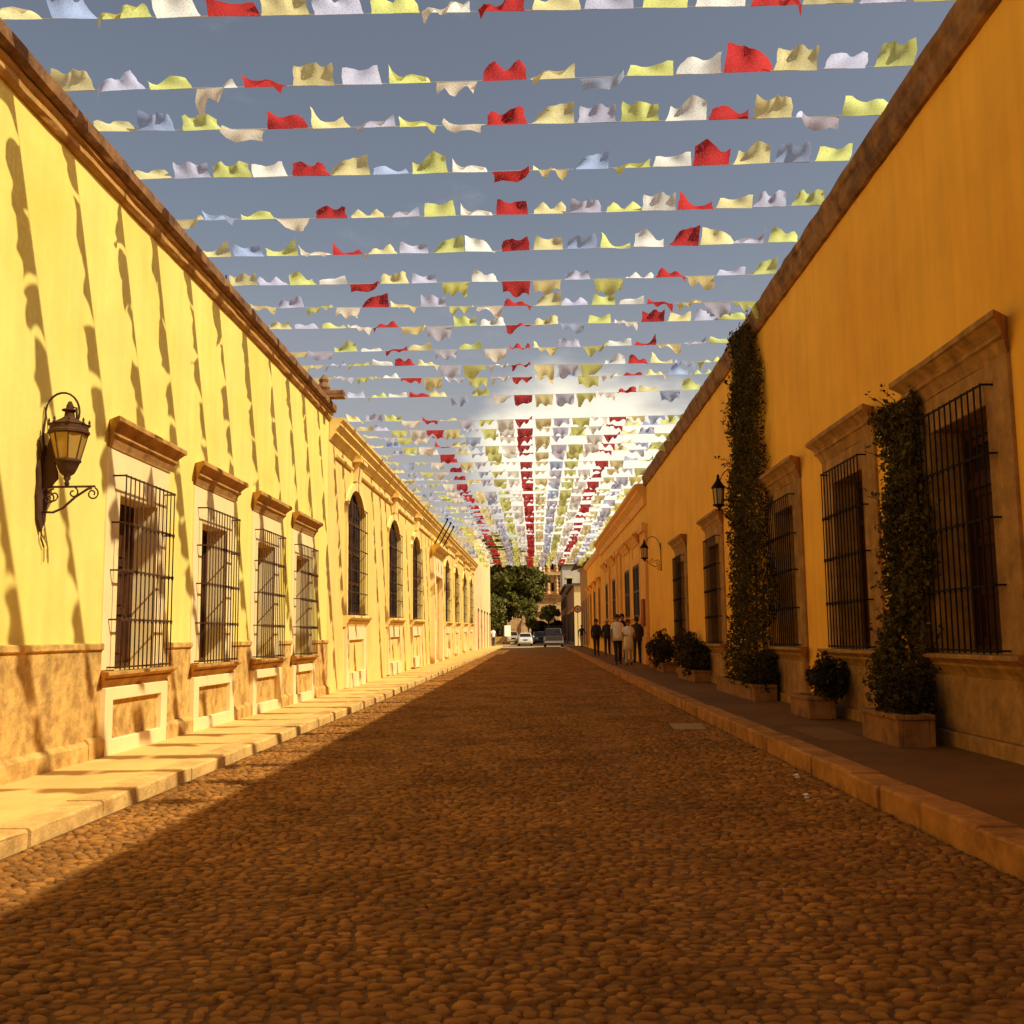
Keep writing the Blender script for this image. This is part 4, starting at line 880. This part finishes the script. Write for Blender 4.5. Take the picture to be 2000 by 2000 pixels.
# ------------------------------------------------------------------ small things
mb = MB(); mb.prism([(0, 0)] * 0 or [(1.66, 12.74), (2.04, 12.70), (2.10, 13.48), (1.70, 13.52)], 0, .012)
mb.v = [(x, y, z + .008) for x, y, z in mb.v]
tag(obj('drain_cover', mb, mat('cover_stone', (.36, .20, .055), .85, .15, 6, .3, 40), loc=(1.85, 13.1, 0)), 'flat pale stone drain cover set in the cobbles near the kerb', 'drain cover')
for k, (x, y) in enumerate(((2.05, 8.38), (1.86, 7.36))):
    mb = MB(); i = mb.add([(x + R.uniform(-.02, .02) + .022 * math.cos(a), y + .018 * math.sin(a), .035 + R.uniform(-.008, .012)) for a in [q * math.pi / 3 for q in range(6)]] + [(x, y, .055)])
    for q in range(6): mb.f.append((i + q, i + (q + 1) % 6, i + 6))
    mb.box(x - .016, x + .012, y - .012, y + .012, .02, .03)
    tag(obj('paper_scrap', mb, simple('scrap_white', (.75, .68, .5)), loc=(x, y, .02)), 'tiny white paper scrap lying on the cobbles beside the right kerb', 'litter', 'paper scraps by the kerb')
# waterspout at the end of the yellow house roof
t = thing('roof_waterspout', 'dark clay waterspout sticking out at the far end of the yellow roof', 'waterspout', (XL, 19.3, 5.75))
mb = MB(); mb.box(XL - .3, XL + .42, 19.2, 19.42, 5.74, 5.80, .01); mb.box(XL - .3, XL + .42, 19.2, 19.24, 5.80, 5.88, .01); mb.box(XL - .3, XL + .42, 19.38, 19.42, 5.80, 5.88, .01); obj('spout', mb, MT['roofedge'], t)
mb = MB(); mb.lathe([(.10, 0), (.13, .06), (.08, .16), (.10, .22), (.02, .32)], (XL + .02, 19.31, 5.88), 8); obj('knob', mb, MT['roofedge'], t)
# road sign
t = thing('round_road_sign', 'round white road sign with a red ring on a thin post by the corner house', 'sign', (3.3, 81.5, SR + gz(81.5)))
g = SR + gz(81.5)
mb = MB(); mb.tube([(3.3, 81.5, g), (3.3, 81.5, 3.55)], .03, 6); obj('post', mb, MT['iron'], t)
TS = lambda u, v, w: (u, 81.46 - w, v)
def disc(r0, r1, w0, w1, n=20):
    mb = MB(TS)
    for i in range(n):
        a, b = 2 * math.pi * i / n, 2 * math.pi * (i + 1) / n
        mb.prism([(3.3 + r * math.cos(q), 3.25 + r * math.sin(q)) for r, q in ((r0, a), (r1, a), (r1, b), (r0, b))], w0, w1)
    return mb
obj('ring', disc(.20, .30, 0, .02), simple('sign_red', (.5, .05, .03)), t); obj('face', disc(.001, .198, 0, .015), simple('sign_white', (.7, .62, .5)), t); obj('symbol', disc(.001, .07, .0155, .022), simple('sign_black', (.03, .02, .02)), t)
# board
t = thing('cream_board', 'blank cream notice board on a brown base beside the parked cars', 'board', (-3.3, 119.5, gz(119.5)))
g = gz(119.5); mb = MB(); mb.box(-3.85, -2.75, 119.4, 119.5, g + .9, g + 2.15); mb.v = [(-3.3 + (x + 3.3) * math.cos(.9) - (y - 119.45) * math.sin(.9), 119.45 + (x + 3.3) * math.sin(.9) + (y - 119.45) * math.cos(.9), z) for x, y, z in mb.v]; obj('panel', mb, simple('board_cream', (.88, .80, .52)), t)
mb = MB(); mb.box(-3.7, -3.0, 119.3, 119.6, g, g + .9); obj('base', mb, MT['dado'], t)
# low wall at the edge of the square
mb = MB(); mb.box(-14, -3.2, 126.5, 127, 0, gz(126) + .85); w = tag(obj('low_square_wall', mb, MT['dado'], loc=(-8, 126.7, 0)), 'low ochre wall along the square under the big tree', 'wall')

# ------------------------------------------------------------------ cars
tyre = simple('tyre_rubber', (.02, .018, .016), .9); rim = simple('wheel_rim', (.45, .42, .38), .35, metal=.8)
def car(name, label, cat, loc, rot, body_m, L, Wd, H, hood, cab0, cab1, box_h, front=True, pick=False, grp=None):
    # local x = width, y = length with the nose at -y
    g = gz(loc[1]) - .02
    t = thing(name, label, cat, (loc[0], loc[1], g), grp, rot); OFF[t.name] = (0, 0, 0)
    hw = Wd / 2; belt = box_h
    def loft(secs, nm, mt, par=t, sm=False):
        mb = MB(); rings = []
        for y, pts in secs: rings.append(mb.add([(x, y, z) for x, z in pts]))
        n = len(secs[0][1])
        for p, q in zip(rings, rings[1:]):
            for i in range(n): mb.f.append((p + i, p + (i + 1) % n, q + (i + 1) % n, q + i))
        mb.f.append(tuple(rings[0] + i for i in range(n))[::-1]); mb.f.append(tuple(rings[-1] + i for i in range(n)))
        return obj(nm, mb, mt, par, sm)
    def sec(w, z0, z1, ch=.08): return [(-w + .03, z0), (w - .03, z0), (w, z0 + ch), (w, (z0 + z1) / 2), (w - .03, z1 - ch), (w - ch - .04, z1), (-w + ch + .04, z1), (-w + .03, z1 - ch), (-w, (z0 + z1) / 2), (-w, z0 + ch)]
    h0 = -L / 2
    loft([(h0, sec(hw * .86, .32, hood * .82)), (h0 + .12, sec(hw * .96, .24, hood * .93)), (h0 + .5, sec(hw, .22, hood)), (cab0, sec(hw, .22, belt)), (cab1, sec(hw, .22, belt)), (L / 2 - .12, sec(hw * .97, .24, belt * .98)), (L / 2, sec(hw * .9, .34, belt * .9))], 'body', body_m)
    c = loft([(cab0 - .25, sec(hw * .90, belt - .04, belt + .02, .01)), (cab0 + .35, sec(hw * .80, belt - .04, H - .04, .06)), (cab0 + .8, sec(hw * .80, belt - .04, H, .06)), (cab1 - .45, sec(hw * .80, belt - .04, H, .06)), (cab1 + (.1 if pick else .0), sec(hw * .84, belt - .04, H - .12 if not pick else belt + .1, .05))], 'cabin', body_m)
    gl = MB(); y0, y1 = cab0 - .16, cab0 + .32; z0, z1 = belt + .06, H - .09; wa, wb = hw * .78, hw * .68
    i = gl.add([(-wa, y0 - .06, z0), (wa, y0 - .06, z0), (wb, y1 - .06, z1), (-wb, y1 - .06, z1)]); gl.f.append((i, i + 1, i + 2, i + 3)); obj('windscreen', gl, MT['glass'], t)
    gl = MB(); yr = cab1 - (.06 if not pick else .0)
    i = gl.add([(-wa, yr + .13, z0), (wa, yr + .13, z0), (wb, yr - .22, z1), (-wb, yr - .22, z1)]); gl.f.append((i, i + 1, i + 2, i + 3)); obj('rear_window', gl, MT['glass'], t)
    for s in (-1, 1):
        gl = MB(); i = gl.add([(s * hw * .905, cab0 + .05, z0), (s * hw * .905, cab1 - .25, z0), (s * hw * .815, cab1 - .5, z1), (s * hw * .815, cab0 + .45, z1)]); gl.f.append((i, i + 1, i + 2, i + 3)); obj('side_window', gl, MT['glass'], t)
        for yy in (h0 + .8, L / 2 - .8):
            mb = MB(); mb.lathe([(.2, -.1), (.31, -.1), (.33, -.06), (.33, .06), (.31, .1), (.2, .1)], (0, 0, 0), 16); mb.v = [(s * (hw - .10) + z, yy + x, .33 + y) for x, y, z in mb.v]; wl = obj('wheel', mb, tyre, t, True)
            mb = MB(); mb.lathe([(.05, -.105), (.20, -.105), (.20, .105), (.05, .105)], (0, 0, 0), 12); mb.v = [(s * (hw - .10) + z, yy + x, .33 + y) for x, y, z in mb.v]; obj('rim', mb, rim, wl)
        mb = MB(); mb.box(s * hw * .55 - .17, s * hw * .55 + .17, h0 - .02, h0 + .1, hood * .62, hood * .78, .01); obj('headlight', mb, simple('headlamp', (.75, .72, .62), .2), t)
        mb = MB(); mb.box(s * hw * .80 - .08, s * hw * .80 + .08, L / 2 - .08, L / 2 + .02, belt * .62, belt * .9, .005); obj('tail_light', mb, simple('tail_red', (.4, .03, .02), .3), t)
        mb = MB(); mb.box(s * (hw + .02), s * (hw + .16), cab0 + .05, cab0 + .15, belt + .02, belt + .16, .01); obj('mirror', mb, body_m, t)
    mb = MB(); mb.box(-hw * .3, hw * .3, h0 - .015, h0 + .1, hood * .60, hood * .76); obj('grille', mb, MT['dark'], t)
    mb = MB(); mb.box(-hw * .9, hw * .9, h0 - .06, h0 + .15, .34, .52, .01); obj('front_bumper', mb, body_m, t, bevel=.03)
    mb = MB(); mb.box(-hw * .92, hw * .92, L / 2 - .12, L / 2 + .07, .38, .56, .01); obj('rear_bumper', mb, rim if pick else body_m, t, bevel=.03)
    if pick:
        mb = MB(); mb.box(-hw * .85, hw * .85, L / 2 - .03, L / 2 + .022, .62, belt - .05); obj('tailgate', mb, body_m, t, bevel=.02)
        mb = MB()
        for s in (-1, 1):
            for yy in (cab1 + .1, L / 2 - .3): mb.box(s * hw * .88 - .03, s * hw * .88 + .03, yy - .03, yy + .03, belt - .05, 1.85)
            mb.box(s * hw * .88 - .03, s * hw * .88 + .03, cab1 + .0, L / 2 - .2, 1.85, 1.91)
        mb.box(-hw * .88, hw * .88, L / 2 - .33, L / 2 - .27, 1.80, 1.86); obj('rack', mb, MT['iron'], t)
    return t
paint = lambda n, c: mat(n, c, .3, .03, 3, 0, spec=.6)
car('white_car', 'white car facing the street parked on the square below the trees', 'car', (-1.05, 102.0), 0, paint('white_paint', (.66, .60, .48)), 3.5, 1.42, 1.30, .84, -.65, 1.55, .84)
car('beige_car', 'beige car parked just behind the white car', 'car', (-2.9, 121), .15, paint('beige_paint', (.5, .32, .14)), 4.2, 1.66, 1.5, .95, -.7, 1.9, .95)
car('grey_car', 'dark grey car parked in the shade before the church', 'car', (.45, 121), .05, paint('dark_grey_paint', (.06, .05, .045)), 4.2, 1.66, 1.42, .92, -.7, 1.8, .92)
car('pickup_truck', 'dark brown pickup truck with a load rack driving away down the street', 'truck', (1.55, 92.5), math.pi, paint('dark_brown_paint', (.05, .035, .025)), 5.0, 1.72, 1.68, 1.05, -1.0, .75, 1.0, pick=True)

# ------------------------------------------------------------------ people
SKIN = simple('skin', (.28, .12, .055), .6); HAIR = simple('dark_hair', (.02, .012, .008), .7); GREYH = simple('grey_cap', (.45, .38, .28), .8); SHOE = simple('dark_shoe', (.02, .015, .012), .5)
def person(label, X, Y, base, H, face, top, trouser, stride=.16, arm_l=(0, 0), arm_r=(0, 0), sleeve=True, hair=HAIR, tunic=None, lean=.0, tuck=True, prop=None, build=1.0, cap=False):
    # face: heading angle, 0 looks to -Y (to the camera)
    t = thing('person', label, 'person', (X, Y, base), None, face); OFF[t.name] = (0, 0, 0)
    s = H / 1.72
    J = {}; 
    J['pel'] = (0, 0, .95); J['waist'] = (0, -.01 - lean * .3, 1.08); J['chest'] = (0, -.02 - lean * .7, 1.28); J['sh'] = (0, .0 - lean, 1.41); J['neck'] = (0, -.005 - lean, 1.50); J['hd0'] = (0, -.02 - lean, 1.57); J['hd1'] = (0, -.015 - lean, 1.64); J['hd2'] = (0, -.005 - lean, 1.69)
    for sd, sg, ph, arm in (('l', -1, 1, arm_l), ('r', 1, -1, arm_r)):
        J['hip' + sd] = (sg * .085, 0, .90); J['kn' + sd] = (sg * .095, -ph * stride * .62 - .03, .50); J['an' + sd] = (sg * .10, -ph * stride, .09 + (.03 if ph < 0 else 0)); J['to' + sd] = (sg * .115, -ph * stride - .15, .04)
        J['ac' + sd] = (sg * .17, -lean, 1.40); a, e = arm
        ex, ey, ez = sg * .225, -lean - math.sin(a) * .27, 1.40 - math.cos(a) * .28; J['el' + sd] = (ex, ey, ez)
        b = a + e; J['wr' + sd] = (ex - sg * .05 * (e > .8) * 2, ey - math.sin(b) * .24, ez - math.cos(b) * .25); J['ha' + sd] = (J['wr' + sd][0] - sg * .01, J['wr' + sd][1] - math.sin(b) * .08, J['wr' + sd][2] - math.cos(b) * .085)
    rad = dict(pel=(.15, .115), waist=(.135 * build, .11 * build), chest=(.155, .115 * build), sh=(.11, .085), neck=(.052, .055), hd0=(.068, .08), hd1=(.078, .095), hd2=(.055, .07))
    for sd in 'lr':
        rad['hip' + sd] = (.092, .095); rad['kn' + sd] = (.066, .068); rad['an' + sd] = (.052, .055); rad['to' + sd] = (.04, .03); rad['ac' + sd] = (.062, .065); rad['el' + sd] = (.047, .047) if sleeve else (.038, .038); rad['wr' + sd] = (.030, .033); rad['ha' + sd] = (.024, .036)
    names = list(J); idx = {n: i for i, n in enumerate(names)}
    E_ = [('pel', 'waist'), ('waist', 'chest'), ('chest', 'sh'), ('sh', 'neck'), ('neck', 'hd0'), ('hd0', 'hd1'), ('hd1', 'hd2')]
    for sd in 'lr': E_ += [('pel', 'hip' + sd), ('hip' + sd, 'kn' + sd), ('kn' + sd, 'an' + sd), ('an' + sd, 'to' + sd), ('sh', 'ac' + sd), ('ac' + sd, 'el' + sd), ('el' + sd, 'wr' + sd), ('wr' + sd, 'ha' + sd)]
    me = bpy.data.meshes.new('tmp'); me.from_pydata([tuple(c * s for c in J[n]) for n in names], [(idx[a], idx[b]) for a, b in E_], [])
    o = bpy.data.objects.new('tmp', me); COL.objects.link(o)
    md = o.modifiers.new('skin', 'SKIN'); md.use_smooth_shade = True; ss = o.modifiers.new('sub', 'SUBSURF'); ss.levels = 2
    sv = me.skin_vertices[0].data
    for n in names: sv[idx[n]].radius = tuple(r * s for r in rad[n]); sv[idx[n]].use_root = (n == 'pel')
    dg = bpy.context.evaluated_depsgraph_get(); dg.update()
    bm_ = bpy.data.meshes.new_from_object(o.evaluated_get(dg)); bpy.data.objects.remove(o); bm_.name = 'body'
    # fingers: five short bent tubes rooted in each palm
    mb = MB()
    for sd, sg in (('l', -1), ('r', 1)):
        h = Vector(J['ha' + sd]); w = Vector(J['wr' + sd]); d = (h - w).normalized(); side = Vector((0, -1, 0)) - d * d.dot(Vector((0, -1, 0))); side = side.normalized() if side.length > .1 else Vector((0, 0, 1)); inn = Vector((-sg, 0, 0))
        for q, l in ((-.026, .06), (-.009, .075), (.009, .08), (.026, .07)): p = h + d * .02 + side * q; mb.tube([tuple(x * s for x in pp) for pp in (p, p + d * l * .55, p + d * l * .85 + inn * .025)], .009 * s, 5)
        p = w + d * .03 + side * .03; mb.tube([tuple(x * s for x in pp) for pp in (p, p + side * .03 + d * .03, p + side * .035 + d * .065 + inn * .01)], .010 * s, 5)
    b2 = bmesh.new(); b2.from_mesh(bm_); tmp = mesh_from(mb.v, mb.f, 'f', True); b2.from_mesh(tmp); b2.to_mesh(bm_); b2.free()
    for m_ in (top, trouser, SKIN, SHOE): bm_.materials.append(m_)
    segs = [(a, b, 1 if a[:3] in ('hip', 'kn' + a[2:]) or b[:3] == 'hip' else 0) for a, b in E_]
    def cls(a, b):
        if a == 'neck' or b == 'neck' and a == 'sh' and False or a.startswith('hd'): return 2
        if a.startswith('an'): return 3
        if a.startswith('hip') or a.startswith('kn') or b.startswith('hip'): return 1
        if a.startswith('el') : return 0 if sleeve else 2
        if a.startswith('wr'): return 2
        return 0
    SG = [(np.array(J[a]) * s, np.array(J[b]) * s, cls(a, b)) for a, b in E_]
    for p in bm_.polygons:
        c = np.array(p.center); best = None
        for A, B, k in SG:
            tt = np.clip(((c - A) @ (B - A)) / max(1e-9, ((B - A) @ (B - A))), 0, 1); dd = np.linalg.norm(c - A - tt * (B - A))
            if best is None or dd < best[0]: best = (dd, k)
        p.material_index = best[1]
        if best[1] == 1 and c[2] > .93 * s: p.material_index = 0
        if not sleeve and p.material_index == 0 and abs(c[0]) > .19 * s and c[2] < 1.26 * s: p.material_index = 2
        p.use_smooth = True
    o = bpy.data.objects.new('body', bm_); COL.objects.link(o); o.parent = t
    hz_ = 1.655 * s; hy = -(.012 + lean) * s
    mb = MB(); mb.lathe([(.088, -.02), (.094, .02), (.088, .055), (.06, .09), (.02, .105)], (0, 0, 0), 12); mb.v = [(x * s * .98, hy + .014 * s + y * s * 1.08, hz_ + z * s - (.05 * s if y > .03 else 0)) for x, y, z in mb.v]; obj('cap' if cap else 'hair', mb, hair, t, True)
    mb = MB(); mb.lathe([(.016, -.03), (.019, -.012), (.010, .02)], (0, hy / 1 - .098 * s, 1.60 * s), 6); obj('nose', mb, SKIN, t, True)
    mb = MB()
    for q in (-.032, .032): mb.lathe([(.004, -.008), (.012, 0), (.004, .008)], (q * s, hy - .085 * s, 1.628 * s), 6)
    obj('eyes', mb, SHOE, t)
    mb = MB(); mb.box(-.025 * s, .025 * s, hy - .092 * s, hy - .075 * s, 1.553 * s, 1.562 * s); obj('mouth', mb, simple('lips', (.2, .06, .04)), t)
    mb = MB()
    for q in (-1, 1): mb.box(q * .080 * s, q * .098 * s, hy - .015 * s, hy + .02 * s, 1.585 * s, 1.64 * s, .003)
    obj('ears', mb, SKIN, t)
    if tunic or not tuck:
        z0 = (tunic or .84) * s
        mb = MB(); mb.lathe([(.20 * build if tunic else .178 * build, z0), (.178 * build, .98 * s), (.168 * build, 1.10 * s), (.185, 1.28 * s), (.17, 1.40 * s), (.07, 1.47 * s)], (0, -lean * .5 * s, 0), 16, 0, s, .78 * s); obj('tunic' if tunic else 'shirt', mb, top, t, True)
    if prop:
        h = Vector(J['ha' + prop]) * s; mb = MB(); mb.box(h.x - .12, h.x + .10, h.y - .10, h.y - .09, h.z - .03, h.z + .10)
        pp = obj('paper_sheet', mb, simple('paper_sheet', (.8, .75, .6)), None)
        pp.matrix_world = Matrix.Translation((X, Y, base)) @ Matrix.Rotation(face, 4, 'Z'); tag(pp, 'white paper sheet held by the woman in the long cream tunic', 'paper')
    return t
def gp(y): return SR + gz(y)
wsh = simple('white_shirt', (.78, .66, .46)); wtu = simple('cream_tunic', (.74, .60, .38)); nav = simple('navy_trousers', (.018, .016, .02)); kha = simple('beige_trousers', (.42, .30, .16)); blk = simple('black_jacket', (.014, .012, .014)); brn = simple('dark_brown_shirt', (.05, .028, .018)); grn = simple('dark_jacket', (.03, .025, .018)); jean = simple('dark_jeans', (.03, .024, .024))
person('tall person in a white short-sleeved shirt and dark trousers walking on the pavement', 2.66, 34.0, gp(34), 1.62, .15, wsh, nav, .17, (.15, .2), (.1, .15), sleeve=False, build=1.08, tuck=False)
person('shorter person in a long cream tunic and beige trousers holding a white paper', 2.93, 33.1, gp(33.1), 1.45, .1, wtu, kha, .10, (.3, 1.5), (.1, 1.45), sleeve=False, tunic=.62, prop='l')
person('person seen from behind in a brown shirt beside the peach building corner', 3.42, 35.3, gp(35.3), 1.56, math.pi - .1, brn, jean, .12, (.25, .5), (.1, .3), build=1.12, tuck=False)
person('person all in black walking with bent elbows behind the white shirt', 2.70, 46.6, gp(46.6), 1.64, .1, blk, jean, .16, (-.2, .7), (-.15, .6), build=1.05, tuck=False)
person('person in a pale cap and dark jacket walking near the wall', 3.27, 47.8, gp(47.8), 1.66, 0, grn, jean, .15, (.1, .3), (.1, .3), hair=GREYH, tuck=False, cap=True)
person('person in black half hidden behind the cream tunic', 3.12, 37.6, gp(37.6), 1.70, .05, blk, jean, .12, (.1, .2), (.1, .2), tuck=False)
person('far person in a dark jacket leaning forward on the pavement', 3.28, 75.0, gp(75), 1.60, .3, blk, kha, .2, (-.5, .4), (.5, .6), lean=.06)
person('person in a white shirt standing at the corner of the cream building', -3.72, 90.0, SL + gz(90), 1.62, .3, simple('white_tee', (.8, .74, .6)), jean, .14, (.3, .8), (.1, .3), sleeve=False, tuck=False)
